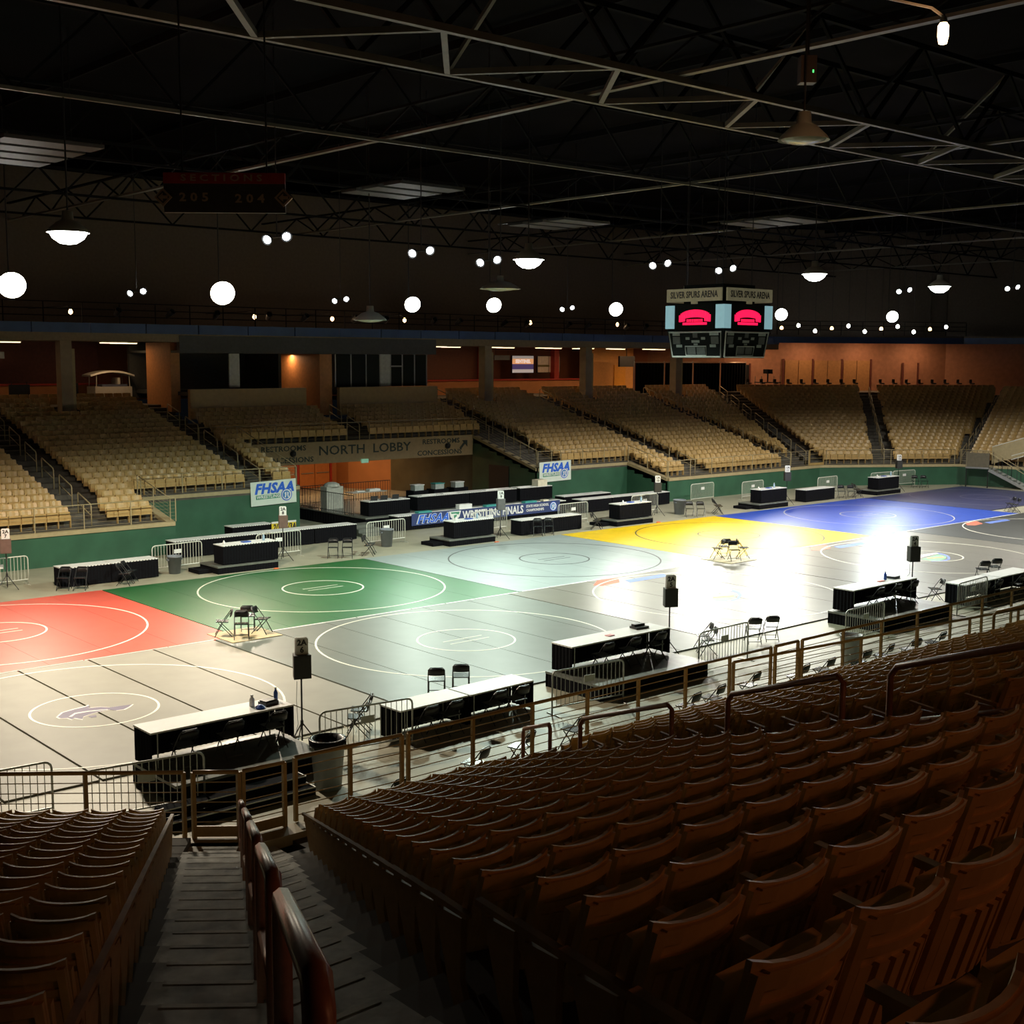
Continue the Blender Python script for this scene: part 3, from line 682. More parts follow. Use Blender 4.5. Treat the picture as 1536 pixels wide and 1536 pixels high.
CHAIR = chair_proto(); first_chair = [True]
def chair(x, y, rz, label, z=0., group=None):
    o = CHAIR if first_chair[0] else copy_tree(CHAIR)
    first_chair[0] = False
    o.location = (x, y, z+.014); o.rotation_euler = (0, 0, R(rz)); o['label'] = label
    if group: o['group'] = group
    elif 'group' in o: del o['group']
    return o
def pair(pts, lab, group):
    for x, y, rz, z in pts: chair(x, y, rz, lab, z, group)
BD = .061
chair(-.38, .22, 60, 'black folding chair at the red mat edge of the plywood board', BD); chair(-.12, -.45, 150, 'black folding chair seen from behind at the front edge of the plywood board', BD)
chair(.62, .5, -30, 'black folding chair at the rear of the plywood board beside the green mat', BD); chair(.72, -.2, 215, 'black folding chair at the slate mat corner of the plywood board', BD)
chair(22.75, .25, 60, 'black folding chair facing the yellow mat on the small board', BD); chair(22.95, -.5, 150, 'black folding chair turned away at the front of the yellow mat board', BD)
chair(23.4, .42, -30, 'black folding chair at the back of the yellow mat board', BD); chair(23.78, -.3, 230, 'black folding chair at the charcoal mat side of the yellow board', BD)
pair([(10.60, 11.00, 142, 0), (11.07, 10.63, 142, 0)], 'one of two black folding chairs side by side behind the green mat corner', 'pair behind the green mat corner')
pair([(12.10, 10.55, 228, 0), (12.49, 10.98, 228, 0)], 'one of two black folding chairs turned sideways behind the light grey mat corner', 'sideways pair by the light grey mat')
pair([(33.00, 10.65, 142, 0), (33.47, 10.28, 142, 0)], 'one of two black folding chairs behind the yellow mat beside the grey bin', 'pair behind the yellow mat')
pair([(35.10, 10.40, 228, 0), (35.49, 10.83, 228, 0)], 'one of two sideways folding chairs at the yellow and blue mat corner', 'sideways pair by the blue mat')
pair([(-0.95, 11.00, 142, 0), (-0.48, 10.63, 142, 0)], 'one of two black folding chairs behind the red mat in front of the low table', 'pair behind the red mat')
pair([(1.15, 10.50, 228, 0), (1.54, 10.93, 228, 0)], 'one of two sideways folding chairs at the low table behind the green mat', 'sideways pair behind the green mat')
pair([(21.85, 10.50, 142, 0), (22.38, 10.30, 142, 0)], 'one of two folding chairs before the low table behind the grey mat', 'pair at the low table behind the grey mat')
pair([(25.60, 10.32, 228, 0), (26.05, 10.66, 228, 0)], 'one of two sideways chairs where the grey and yellow mats meet', 'sideways pair where grey and yellow mats meet')
pair([(47.15, 10.75, 142, 0), (47.62, 10.38, 142, 0)], 'one of two chairs at the end of the low table behind the blue mat', 'pair behind the blue mat')
pair([(48.60, 10.50, 228, 0), (48.99, 10.93, 228, 0)], 'one of two sideways chairs behind the corner of the blue mat', 'sideways pair behind the blue mat')
pair([(56.60, 11.45, 142, 0), (57.07, 11.08, 142, 0)], 'one of two dim chairs against the green corner wall', 'pair against the corner wall')
pair([(0.35, -9.35, -38, .04), (1.05, -9.45, -38, .04)], 'one of two black folding chairs on the slate mat behind the long white table', 'pair behind the long white table')
pair([(-2.95, -10.70, 52, 0), (-2.55, -10.24, 52, 0)], 'one of two folding chairs facing the slate mat by the near barricade', 'pair at the end of the long white table')
pair([(9.15, -10.65, 52, 0), (9.51, -10.19, 52, 0)], 'one of two folding chairs behind the barricade right of the speaker riser', 'pair behind the middle barricade')
pair([(11.45, -10.50, -38, 0), (12.10, -10.65, -38, 0)], 'one of two folding chairs alone at the edge of the brightly lit mat', 'pair at the bright mat edge')
chair(21.6, -10.55, 52, 'single folding chair at the left end of the farthest near table')
pair([(26.60, -9.60, -38, .04), (27.50, -9.60, -38, .04)], 'one of two folding chairs on the far side of the farthest near table', 'pair behind the farthest near table')
pair([(48.70, 0.48, 52, 0), (49.06, 0.94, 52, 0)], 'one of two folding chairs at the outer corner of the blue mat', 'pair at the blue mat outer corner')
for i, (x, y, rz) in enumerate(((-3.0, -14.9, 20), (-1.6, -14.7, 20), (.1, -14.5, 15), (-5.3, -15.3, 10), (3.4, -14.9, 10), (4.4, -14.8, 10), (6.0, -14.6, 10), (7.6, -14.9, 10), (8.7, -14.9, 5), (10.2, -15.0, 0), (11.3, -15.0, 10), (12.5, -15.1, -10), (13.8, -15.1, 5))):
    chair(x, y, rz, 'folding chair in the spectator row below the gold railing of the near stand', 0, 'spectator chairs below the near railing')

# ================================================================== TABLES, RISERS
def pleat(p0, p1, z0, z1, amp=.012, step=.06):
    p0, p1 = Vector(p0), Vector(p1); d = p1-p0; L = d.length; d.normalize(); nn = Vector((-d.y, d.x)); n = max(2, int(L/step))
    mb = MB(); rows = []
    for i in range(n+1):
        q = p0 + d*(L*i/n) + nn*(amp if i % 2 else -amp)
        rows.append([mb.bm.verts.new((q.x, q.y, z)) for z in (z0, z1)] + [mb.bm.verts.new((q.x-nn.x*.006, q.y-nn.y*.006, z)) for z in (z0, z1)])
    for a, b in zip(rows, rows[1:]):
        mb.bm.faces.new((a[0], b[0], b[1], a[1])); mb.bm.faces.new((b[2], a[2], a[3], b[3]))
    return mb
def table(label, x, y, L, rz=0, z=0, W=.76, H=.74, sides='FLRB', gap=.03, group=None, name='skirted_table'):
    t = thing(name, label, 'table', (x, y, z), R(rz), group); a, b = L/2, W/2
    MB().box(-a-.01, a+.01, -b-.01, b+.01, H-.035, H).build('table_cover', WHITE, t)
    if 'F' in sides: pleat((-a, b), (a, b), gap, H-.01).build('front_skirt', BLACK, t)
    if 'B' in sides: pleat((-a, -b), (a, -b), gap, H-.01).build('back_skirt', BLACK, t)
    if 'L' in sides: pleat((-a, -b), (-a, b), gap, H-.01).build('end_skirt', BLACK, t)
    if 'R' in sides: pleat((a, -b), (a, b), gap, H-.01).build('end_skirt', BLACK, t)
    for sx in (-1, 1):
        for sy in (-1, 1): MB().tube([((a-.18)*sx, (b-.09)*sy, 0), ((a-.18)*sx, (b-.09)*sy, H-.03)], .016, 6).build('leg', STEEL, t)
    return t
def riser(label, x, y, L, W, H=.40, step=None):
    t = thing('stage_riser', label, 'riser', (x, y, 0)); a, b = L/2, W/2
    MB().box(-a, a, -b, b, H-.06, H).build('deck', DECK, t)
    for n_, p0, p1 in (('front_skirt', (-a, b-.02), (a, b-.02)), ('back_skirt', (-a, -b+.02), (a, -b+.02)), ('end_skirt', (-a+.02, -b), (-a+.02, b)), ('end_skirt', (a-.02, -b), (a-.02, b))):
        pleat(p0, p1, 0.0, H-.06, .006).build(n_, BLACK, t)
    if step:
        sx, sy, sl, sw = step
        MB().box(sx-sl/2, sx+sl/2, sy-sw/2, sy+sw/2, 0, H*.5).build('step', BLACK, t)
    return t
# near scorer risers
RZ = .40
for i, (x, y, nm) in enumerate(((-6.42, -11.25, 'facing the swordfish mat'), (5.3, -11.2, 'facing the slate mat'), (17.65, -11.25, 'facing the bright mat'))):
    rr = riser('black scorer riser '+nm, x, y, 4.1 if i else 3.3, 2.0 if i else 1.9, RZ, None)
    table('white-topped scorer table on the riser '+nm, x-(.05 if i else 0), y+.55, 3.2 if i == 0 else 3.7, 0, RZ, .76, .76, 'FLR', .05)
    for j in range(3): chair(x-1.0+1.0*j, y-.02, 0, 'one of three folding chairs under the scorer table '+nm, RZ, 'chairs on the riser '+nm)
st = thing('portable_steps', 'black two-step stair with pale nosings below the near riser', 'steps', (-7.2, -13.0, 0))
for i, (z, y) in enumerate(((.14, -.15), (.27, .20))):
    sp = MB().box(-1.5, 1.5, y-.18, y+.18, z-.12 if i else 0, z).build('tread', BLACK, st); MB().tube([(-1.5, y-.18, z+.01), (1.5, y-.18, z+.01)], .012, 5).build('nosing', WHITEP, sp); MB().tube([(1.5, y-.18, z+.01), (1.5, y+.18, z+.01)], .012, 5).build('nosing', WHITEP, sp)
table('first of the two black skirted long tables with white cover beside the near trash bin', -1.55, -11.35, 1.95, 2, 0, .76, .74, 'FLR'); table('second long skirted table joined to the first, beside the middle riser', .5, -11.3, 2.0, 2, 0, .76, .74, 'FLR')
for i, x in enumerate((-1.9, -1.2, .1, .8)): chair(x, -11.85, 0, 'one of four folding chairs tucked under the near long white tables', 0, 'chairs under the near long tables')
table('black skirted long table with white cover at the far end of the near railing', 22.8, -11.3, 2.4, 0, 0, .76, .74, 'FLR'); table('skirted long table joined on beyond the farthest near table', 25.3, -11.25, 2.4, 0, 0, .76, .74, 'FLR')
for i, x in enumerate((22.3, 23.2, 24.8, 25.7)): chair(x, -11.85, 0, 'one of four folding chairs under the farthest near tables', 0, 'chairs under the farthest near tables')
# far scorer risers
FN = ('behind the green mat', 'behind the light grey mat', 'behind the yellow mat', 'behind the blue mat', 'behind the navy mat')
for i, x in enumerate((6.35, 17.85, 28.6, 40.1, 51.9)):
    riser('black scorer riser '+FN[i], x-.1, 11.15, 2.7, 1.5, .30, (-1.6, .2, .6, .9) if i in (0, 1, 2, 3) else None)
    table('tall white-topped scorer table on the riser '+FN[i], x+.1, 10.95, 2.35 if i else 2.45, 0, .30, .76, .78, 'FLRB')
for i, (x, y, L, nm) in enumerate(((.05, 11.75, 1.85, 'first low skirted table behind the red mat corner'), (1.95, 11.75, 1.85, 'second low skirted table behind the red and green mat corner'), (23.2, 11.35, 4.0, 'low skirted table behind the light grey mat corner'), (45.2, 11.3, 2.9, 'low skirted table behind the blue mat'))):
    table(nm, x, y, L)
for i in range(4): table('one of the joined long skirted tables below the west banner', 6.45+2.3*i, 15.35, 2.26, 0, 0, .76, .74, 'FLRB', .03, 'long table run below the west banner')
table('short skirted table against the green wall below the west banner', 10.5, 17.9, 2.1)
for i in range(3): table('one of the joined skirted tables below the east banner', 30.8+2.4*i, 15.85, 2.36, 0, 0, .76, .74, 'FLRB', .03, 'table run below the east banner')
table('skirted table against the recessed green wall below the east banner', 31.9, 17.7, 3.7)
table('long skirted table carrying the blue finals banner', 23.2, 16.3, 11.3)
bn = thing('finals_banner', 'long navy banner reading wrestling finals on the front of the table', 'banner', (23.4, 15.86, .5))
NAVY = mat('navy_banner_cloth', (.03, .05, .16), .6, var=.04); BB = mat('bright_blue_ink', (.02, .13, .70), .5, var=0); WI = mat('white_ink', (.8, .8, .8), .5, var=0); GI = mat('green_ink', (.06, .30, .18), .5, var=0)
MB().box(-5.05, 4.95, 0, .02, -.29, .30).build('cloth', NAVY, bn)
lettering('FHSAA', .58, WI, bn, (-3.75, -.004, -.02), UPR, .034, .35, 1.12, 'lettering_outline'); lettering('FHSAA', .58, BB, bn, (-3.75, -.012, -.02), UPR, .014, .35, 1.12)
MB().prism_x([(0,0)], 0, 0) if 0 else None
def plate_xz(pts, y0, y1, m, name, parent):
    mb = MB(); a = [mb.bm.verts.new((x, y0, z)) for x, z in pts]; b = [mb.bm.verts.new((x, y1, z)) for x, z in pts]; n = len(pts)
    mb.bm.faces.new(a); mb.bm.faces.new(b[::-1])
    for i in range(n): mb.bm.faces.new((a[i], b[i], b[(i+1)%n], a[(i+1)%n]))
    return mb.build(name, m, parent)
plate_xz([(29.75, 3.5), (29.35, 3.5), (29.47, 3.38), (29.15, 3.06), (29.25, 2.96), (29.57, 3.28), (29.75, 3.1)], Y3-.07, Y3-.05, LETT, 'arrow', HD)
plate_xz([(-2.72, .25), (-1.95, .25), (-2.05, -.05), (-2.33, -.27), (-2.62, -.05)], -.012, 0, WI, 'shield', bn)
plate_xz([(-2.62, .20), (-2.05, .20), (-2.10, .06), (-2.25, .10), (-2.30, .12), (-2.56, .12)], -.018, -.012, GI, 'shield_mark', bn); plate_xz([(-2.42, .04), (-2.22, .06), (-2.30, -.16), (-2.40, -.10)], -.018, -.012, GI, 'shield_mark', bn)
lettering('WRESTLING', .56, WI, bn, (-.55, -.008, -.02), UPR, .016, 0, .82); lettering('FINALS', .56, WI, bn, (1.55, -.008, -.02), UPR, .016, 0, .82)
lettering('STATE HIGH SCHOOL', .19, WI, bn, (3.3, -.008, .12), UPR, .005, 0, .85); lettering('CHAMPIONSHIPS', .19, WI, bn, (3.13, -.008, -.10), UPR, .005, 0, .85)
def disc_xz(c, r, y0, y1, m, name, parent, n=24): return plate_xz([(c[0]+r*math.cos(2*math.pi*k/n), c[1]+r*math.sin(2*math.pi*k/n)) for k in range(n)], y0, y1, m, name, parent)
def roundel(parent, c, r, y=-.004):
    disc_xz(c, r, y-.006, y, BB, 'roundel', parent); disc_xz(c, r*.86, y-.010, y-.006, WI, 'roundel_ring', parent); disc_xz((c[0]-r*.06, c[1]), r*.68, y-.014, y-.010, mat('mid_blue_ink', (.05, .22, .55), .5, var=0), 'roundel_field', parent)
    for s in (-1, 1): plate_xz([(c[0]+s*r*.10, c[1]+r*.45), (c[0]+s*r*.40, c[1]+r*.30), (c[0]+s*r*.30, c[1]-r*.05), (c[0]+s*r*.42, c[1]-r*.45), (c[0]+s*r*.22, c[1]-r*.5), (c[0]+s*r*.08, c[1]-r*.05)], y-.018, y-.014, WI, 'roundel_figure', parent)
roundel(bn, (4.45, 0), .25)
for x, nm in ((12.85, 'white wrestling banner hanging on the west recess wall'), (31.5, 'white wrestling banner hanging on the east recess wall')):
    b_ = thing('wall_banner', nm, 'banner', (x, Y2-.10, 1.93), 0); b_.rotation_euler = (0, R(-1 if x > 20 else -1.5), 0)
    MB().box(-1.25, 1.25, 0, .03, -.58, .58).build('cloth', mat('white_banner_cloth', (.72, .80, .72), .6, var=.03), b_)
    lettering('FHSAA', .66, BB, b_, (.02, -.006, .20), UPR, .03, .25, 1.05)
    MB().box(-.98, .35, -.006, 0, -.28, -.08).build('green_strip', GI, b_); lettering('WRESTLING', .20, WI, b_, (-.32, -.012, -.18), UPR, .006, .2, 1.15)
    roundel(b_, (.70, -.16), .30, -.012)
ys = thing('number_board', 'yellow and black date board on the table below the west banner', 'sign', (12.1, 17.45, .33))
MB().box(-.65, .65, 0, .04, 0, .46).build('board', mat('yellow_board', (.80, .60, .04), .5, var=.05), ys); MB().box(-.66, .66, -.01, .05, .40, .48).build('white_edge', WHITE, ys)
lettering('2/1A', .38, LINEB, ys, (-.30, -.006, .21), UPR, .015, .2, .75); lettering('7/3A', .38, LINEB, ys, (.34, -.006, .21), UPR, .015, .2, .75)
tag(MB().box(-.72, .5, -.3, .3, 0, .33).build('board_stand', BLACK, None, False, (12.35, 17.75, 0)), 'black box table under the yellow date board', 'stand')

# ================================================================== STAGE behind the finals banner
sg = thing('stage_platform', 'low black stage behind the finals banner table', 'stage', (0, 0, 0))
MB().box(16.4, 29.6, 17.0, 23.8, .58, .64).build('deck', DECK, sg)
for p0, p1 in (((16.4, 17.02), (29.6, 17.02)), ((16.42, 17.0), (16.42, 23.8)), ((29.58, 17.0), (29.58, 23.8))): pleat(p0, p1, 0, .58, .01, .12).build('stage_skirt', BLACK, sg)
sst = MB().box(15.1, 16.35, 15.35, 15.75, 0, .16).box(15.1, 16.35, 15.7, 16.2, 0, .32).box(15.1, 16.35, 16.2, 16.95, 0, .46).build('stage_steps', mat('grey_step_paint', (.13, .14, .12), .6), sg)
for i, (x, y, L) in enumerate(((18.1, 17.75, 2.5), (21.8, 18.1, 3.4), (25.2, 18.1, 3.3), (28.3, 18.1, 2.4))):
    table(('short skirted table with laptops at the left end of the stage', 'skirted table on the stage behind the start of the finals banner', 'skirted table on the stage behind the middle of the finals banner', 'skirted table on the stage beside the east recess wall')[i], x, y, L, 0, .64)
def baluster_rail(label, a, b, z, h=1.0, step=.16):
    a, b = Vector(a), Vector(b); d = b-a; t = thing('stage_railing', label, 'railing', (a.x, a.y, z)); n = int(d.length/step)
    MB().tube([(0,0,h), (d.x,d.y,h)], .02, 6).build('top_rail', BLKM, t); MB().tube([(0,0,.1), (d.x,d.y,.1)], .015, 6).build('bottom_rail', BLKM, t)
    bm_ = MB().tube([(0,0,.0),(0,0,h)], .012, 5).mesh('baluster', BLKM)
    for i in range(n+1): link('baluster', bm_, t, (d.x*i/n, d.y*i/n, 0))
baluster_rail('black baluster railing at the left end of the stage', (16.5, 18.2), (16.5, 23.5), .64)
baluster_rail('black baluster railing across the back of the stage', (16.6, 23.6), (22.6, 23.6), .64)
tag(MB().box(-.5, .5, -.3, .3, 0, 1.15).lathe([(0, 1.38), (.2, 1.36), (.38, 1.28), (.44, 1.15)], seg=14).build('covered_cabinet', mat('pale_cover_cloth', (.5, .5, .44), .7), None, False, (17.4, 21.5, .64)), 'pale covered cabinet behind the stage railing', 'cabinet')
wt = thing('folding_table', 'bare folding table with papers at the back of the stage', 'table', (19.6, 21.6, .64))
MB().box(-1.1, 1.1, -.38, .38, .70, .74).build('top', mat('grey_table_laminate', (.4, .4, .36), .5), wt)
for sx in (-1, 1): MB().tube([(sx*.9, -.3, 0), (sx*.9, -.3, .7), (sx*.9, .3, .7), (sx*.9, .3, 0)], .015, 6).build('leg', STEEL, wt)
def paper(x, y, z, lab, w=.5, d=.3, h=.05, m=WHITE, rz=0, name='paper_stack', cat='paper'):
    mb = MB(); n = max(1, int(h/.02))
    for i in range(n): mb.box(-w/2+.01*(i % 3), w/2-.01*(i % 2), -d/2, d/2-.008*(i % 2), i*h/n, (i+1)*h/n)
    tag(mb.build(name, m, None, False, (x, y, z), R(rz)), lab, cat)
paper(19.2, 21.6, 1.38, 'white papers on the bare folding table behind the stage railing'); paper(20.0, 21.5, 1.38, 'folded white cloth at the end of the bare folding table', .7, .35, .12)
# small items
def laptop(x, y, z, lab, rz=0):
    t = thing('laptop', lab, 'laptop', (x, y, z), R(rz)); MB().box(-.17, .17, -.12, .12, 0, .02).build('keyboard_base', BLKM, t)
    MB().hexa([(-.17,.10,.02),(.17,.10,.02),(.17,.12,.02),(-.17,.12,.02),(-.17,.17,.24),(.17,.17,.24),(.17,.19,.24),(-.17,.19,.24)]).build('screen', BLKM, t)
def bottle(x, y, z, lab, m, h=.24, r=.035):
    t = thing('bottle', lab, 'bottle', (x, y, z)); MB().lathe([(0,0),(r,0),(r,h*.62),(r*.45,h*.8),(r*.4,h*.9),(0,h*.9)], seg=12).build('body', m, t, True); MB().lathe([(0,h*.88),(r*.55,h*.88),(r*.55,h),(0,h)], seg=10).build('cap', WHITE, t)
BLUEP = mat('blue_plastic', (.03, .10, .45), .3, var=0); AQUA = mat('aqua_plastic', (.05, .32, .30), .5, var=.05)
TZ = RZ+.76
bottle(-5.55, -10.65, TZ, 'white and blue wipes canister on the swordfish mat scorer table', WHITE, .25, .055); bottle(-4.95, -10.6, TZ, 'blue spray bottle at the right end of the swordfish mat scorer table', BLUEP, .30, .045)
tag(MB().box(-.17,.17,-.13,.13,0,.07).box(-.15,.15,-.1,.1,.07,.10).build('score_console', BLKM, None, False, (-5.2, -10.72, TZ), R(10)), 'black scoring console on the swordfish mat scorer table', 'console')
tag(MB().lathe([(0,0),(.09,0),(.11,.03),(.04,.08),(0,.085)], seg=12).build('blue_cloth', BLUEP, None, False, (-5.5, -10.9, TZ)), 'crumpled blue cloth on the swordfish mat scorer table', 'cloth')
tag(MB().box(-.22,.22,-.15,.15,0,.06).box(-.18,.18,-.02,.12,.06,.12).build('score_console', BLKM, None, False, (6.4, -10.55, TZ), R(-5)), 'black scoring console on the slate mat scorer table', 'console')
paper(5.1, -10.7, TZ, 'pink scoring card on the slate mat scorer table', .22, .16, .02, mat('pink_card', (.75, .3, .3), .6)); 
tag(MB().box(-.2,.2,-.14,.14,0,.08).build('score_console', BLKM, None, False, (18.8, -10.6, TZ), R(5)), 'black scoring console on the farthest near scorer table', 'console'); bottle(18.3, -10.6, TZ, 'blue spray bottle on the farthest near scorer table', BLUEP, .28, .05)
paper(17.9, -10.7, TZ, 'red scoring card on the farthest near scorer table', .3, .12, .02, mat('red_card', (.6, .08, .05), .6))
for i, x in enumerate((6.35, 17.85, 28.6, 40.1, 51.9)):
    bottle(x+.9-.3*(i % 2), 10.95, 1.08, 'clear spray bottle on the scorer table '+FN[i], mat('pale_blue_plastic', (.35, .5, .65), .3, var=0), .28, .05)
    paper(x+.1, 10.95, 1.08, 'blue scoring pad on the scorer table '+FN[i], .35, .25, .04, BLUEP, 8)
    bottle(x-.9+.2*(i % 3), 10.9, 1.08, 'short white cup on the scorer table '+FN[i], WHITE, .16, .05)
for i, (x, m, lab) in enumerate(((19.4, AQUA, 'aqua towel at the left end of the finals banner table'), (22.0, WHITE, 'open white carton on the finals banner table'), (23.8, AQUA, 'aqua towel behind the word finals on the banner table'), (26.5, AQUA, 'aqua tray toward the right end of the finals banner table'), (27.6, mat('cream_box', (.7, .65, .5), .6), 'cream box at the right end of the finals banner table'))):
    paper(x, 16.3, .74, lab, .85 if i != 4 else .4, .3, .10 if m is not WHITE else .26, m, 0, 'table_item', 'item')
for i, (x, lab) in enumerate(((17.4, 'black laptop at the left of the short stage table'), (18.0, 'black laptop in the middle of the short stage table'), (18.7, 'open black monitor at the right of the short stage table'))): laptop(x, 17.75, 1.38, lab, 160)
for i, (x, lab) in enumerate(((21.0, 'papers at the left end of the middle stage table'), (22.4, 'white papers spread on the middle stage table'), (25.3, 'papers on the third stage table'), (27.6, 'white binder on the last stage table'))): paper(x, 18.1, 1.38, lab, .9, .3, .03)
for i, (x, lab) in enumerate(((21.2, 'clear storage tub nearest the lobby doors on the stage'), (22.6, 'clear storage tub in the middle at the back of the stage'), (24.0, 'clear storage tub nearest the dark doorway'))):
    t = thing('storage_tub', lab, 'tub', (x+1.5, 21.2, .64)); MB().box(-.3,.3,-.2,.2,.62,.9).build('body', mat('clear_tub_plastic', (.45, .5, .48), .2), t); MB().box(-.33,.33,-.23,.23,.9,.94).build('lid', AQUA if i == 1 else WHITE, t)
    MB().box(-.5,.5,-.35,.35,0,.62).build('trestle', BLACK, t)
tag(MB().box(-.35,.35,-.25,.25,0,.35).build('white_cooler', mat('cream_box', (.7, .65, .5)), None, False, (28.8, 18.0, 1.38)), 'cream cooler on the last stage table', 'cooler')

# ================================================================== BARRICADES
def barricade(label, x, y, rz=0, m=STEEL, L=2.2, sign=True, group=None, indiv=True):
    t = thing('crowd_barricade', label, 'barricade', (x, y, 0), R(rz), group); a = L/2
    pts = [(-a,0,.0),(-a,0,.95)] + [(-a+.13-.13*math.cos(q), 0, .95+.13*math.sin(q)) for q in (R(30), R(60), R(90))] + [(a-.13+.13*math.sin(q), 0, .95+.13*math.cos(q)) for q in (0, R(30), R(60), R(90))] + [(a,0,0)]
    MB().tube(pts, .022, 7).build('frame', m, t, True); MB().tube([(-a,0,.20),(a,0,.20)], .018, 6).build('bottom_rail', m, t)
    bm_ = MB().tube([(0,0,.2),(0,0,1.08)], .009, 5).mesh('bar', m); n = 17
    for i in range(1, n): link('bar', bm_, t, (-a+L*i/n, 0, 0))
    for s in (-1, 1): MB().tube([(s*(a-.06),-.28,.012),(s*(a-.06),.28,.012)], .016, 6).build('foot', m, t)
    if sign: MB().box(-.16, .16, -.035, -.02, .70, .86).build('plate', mat('grey_plate', (.45, .46, .42), .5) if m is STEEL else WHITE, t)
    return t
for x, y, rz, lab in ((-11.15, -11.2, -4, 'steel barricade at the edge of the swordfish mat, partly behind the corner railing'), (-8.75, -12.4, -8, 'steel barricade overlapping the swordfish mat scorer riser'), (-3.5, -11.9, -8, 'steel barricade beside the near trash bin'),
                      (2.6, -12.45, -6, 'steel barricade in front of the slate mat riser'), (8.55, -11.75, 2, 'steel barricade between the slate mat riser and the bright mat chairs'), (14.2, -12.55, 3, 'steel barricade in front of the farthest near riser'), (20.95, -12.3, 4, 'steel barricade beside the farthest near tables')): barricade(lab, x, y, rz)
for x, y, rz, lab in ((-2.6, 12.9, 4, 'white barricade behind the red mat beside the tripod speaker'), (4.15, 12.3, 4, 'white barricade in front of the blue-grey bin behind the green mat'), (8.9, 12.55, 3, 'white barricade right of the green mat scorer table'), (14.7, 12.9, 3, 'white barricade in front of the stage steps'), (20.9, 12.9, 3, 'white barricade under the word finals'), (26.2, 12.6, 3, 'white barricade beside the low grey mat table'), (32.0, 13.0, 3, 'white barricade left of the grey bin by the yellow mat'), (39.4, 15.2, 3, 'white barricade against the east green wall'), (42.9, 14.2, 3, 'white barricade behind the blue mat scorer table'), (48.9, 13.0, 2, 'white barricade left of the navy mat scorer table'), (54.4, 12.6, -6, 'white barricade right of the navy mat scorer table'), (56.9, 12.5, -8, 'white barricade nearest the corner facet wall')): barricade(lab, x, y, rz, WHITEP)

# ================================================================== SPEAKERS ON TRIPODS WITH MAT NUMBERS
def speaker(x, y, rz, t1, t2, where, z0=0, h=1.55, box=BLKS):
    t = thing('speaker_stand', 'black tripod speaker stand '+where, 'stand', (x, y, z0), R(rz))
    MB().tube([(0,0,.14),(0,0,h)], .02, 8).build('pole', BLKM, t); MB().tube([(0,0,.48),(0,0,.60)], .035, 8).build('collar', BLKM, t)
    for k in range(3):
        a = R(90+120*k); MB().tube([(0,0,.55),(.44*math.cos(a),.44*math.sin(a),.015)], .014, 6).build('leg', BLKM, t); MB().tube([(0,0,.18),(.27*math.cos(a),.27*math.sin(a),.24)], .009, 5).build('brace', BLKM, t)
    s = thing('loudspeaker', 'loudspeaker on the tripod '+where, 'speaker', (x, y, z0+h), R(rz))
    MB().hexa([(-.19,-.16,0),(.19,-.16,0),(.15,.16,0),(-.15,.16,0),(-.19,-.16,.52),(.19,-.16,.52),(.15,.16,.52),(-.15,.16,.52)]).build('cabinet', box, s); MB().box(-.175,.175,-.172,-.16,.02,.50).build('grille', box, s)
    g = thing('number_sign', 'white number sign %s %s %s' % (t1, t2, where), 'sign', (x, y-.02, z0+h+.52), R(rz))
    pts = [(-.14,0),(.14,0),(.14,.33),(.115,.37),(-.115,.37),(-.14,.33)]; plate_xz(pts, -.05, -.035, WHITE, 'face', g); plate_xz(pts, .035, .05, WHITE, 'rear_face', g)
    lettering(t1, .17, LINEB, g, (0, -.053, .26), UPR, .006); lettering(t2, .17, LINEB, g, (0, -.053, .10), UPR, .006)
speaker(-4.28, -10.55, -20, '2A', '6', 'beside the near trash bin', .0); speaker(7.85, -10.35, -30, '2A', '5', 'at the right end of the slate mat riser', 0); speaker(20.3, -10.4, -30, '2A', '4', 'at the right end of the farthest near riser', 0)
BRS = mat('brown_speaker_box', (.16, .10, .08), .6); GRS = mat('grey_speaker_box', (.14, .14, .14), .6)
speaker(-2.5, 12.35, -20, '2A', '7', 'behind the red mat', 0, 1.35, BRS); speaker(8.6, 11.7, -20, '2A', '8', 'beside the green mat scorer table', 0, 1.4, BRS); speaker(19.7, 10.75, -20, '1A', '9', 'beside the grey mat scorer table', 0, 1.4, GRS)
speaker(32.0, 12.1, -30, '1A', '10', 'left of the grey bin behind the yellow mat', 0, 1.3); speaker(41.9, 10.95, -30, '1A', '11', 'behind the blue mat scorer table', 0, 1.4); speaker(53.6, 10.9, -30, '1A', '12', 'behind the navy mat scorer table', 0, 1.5)
def cord(pts, lab): tag(MB().tube(pts, .006, 5).build('cable', BLKM), lab, 'cable')
cord([(-4.42,-10.6,1.5),(-4.5,-10.7,1.1),(-4.5,-10.75,.6),(-4.55,-10.7,.3),(-4.6,-10.7,.02)], 'thin black cable hanging beside the near speaker pole'); cord([(19.95,-10.5,1.5),(19.8,-10.6,1.2),(19.5,-10.7,1.17)], 'thin cable from the farthest near loudspeaker to its table')

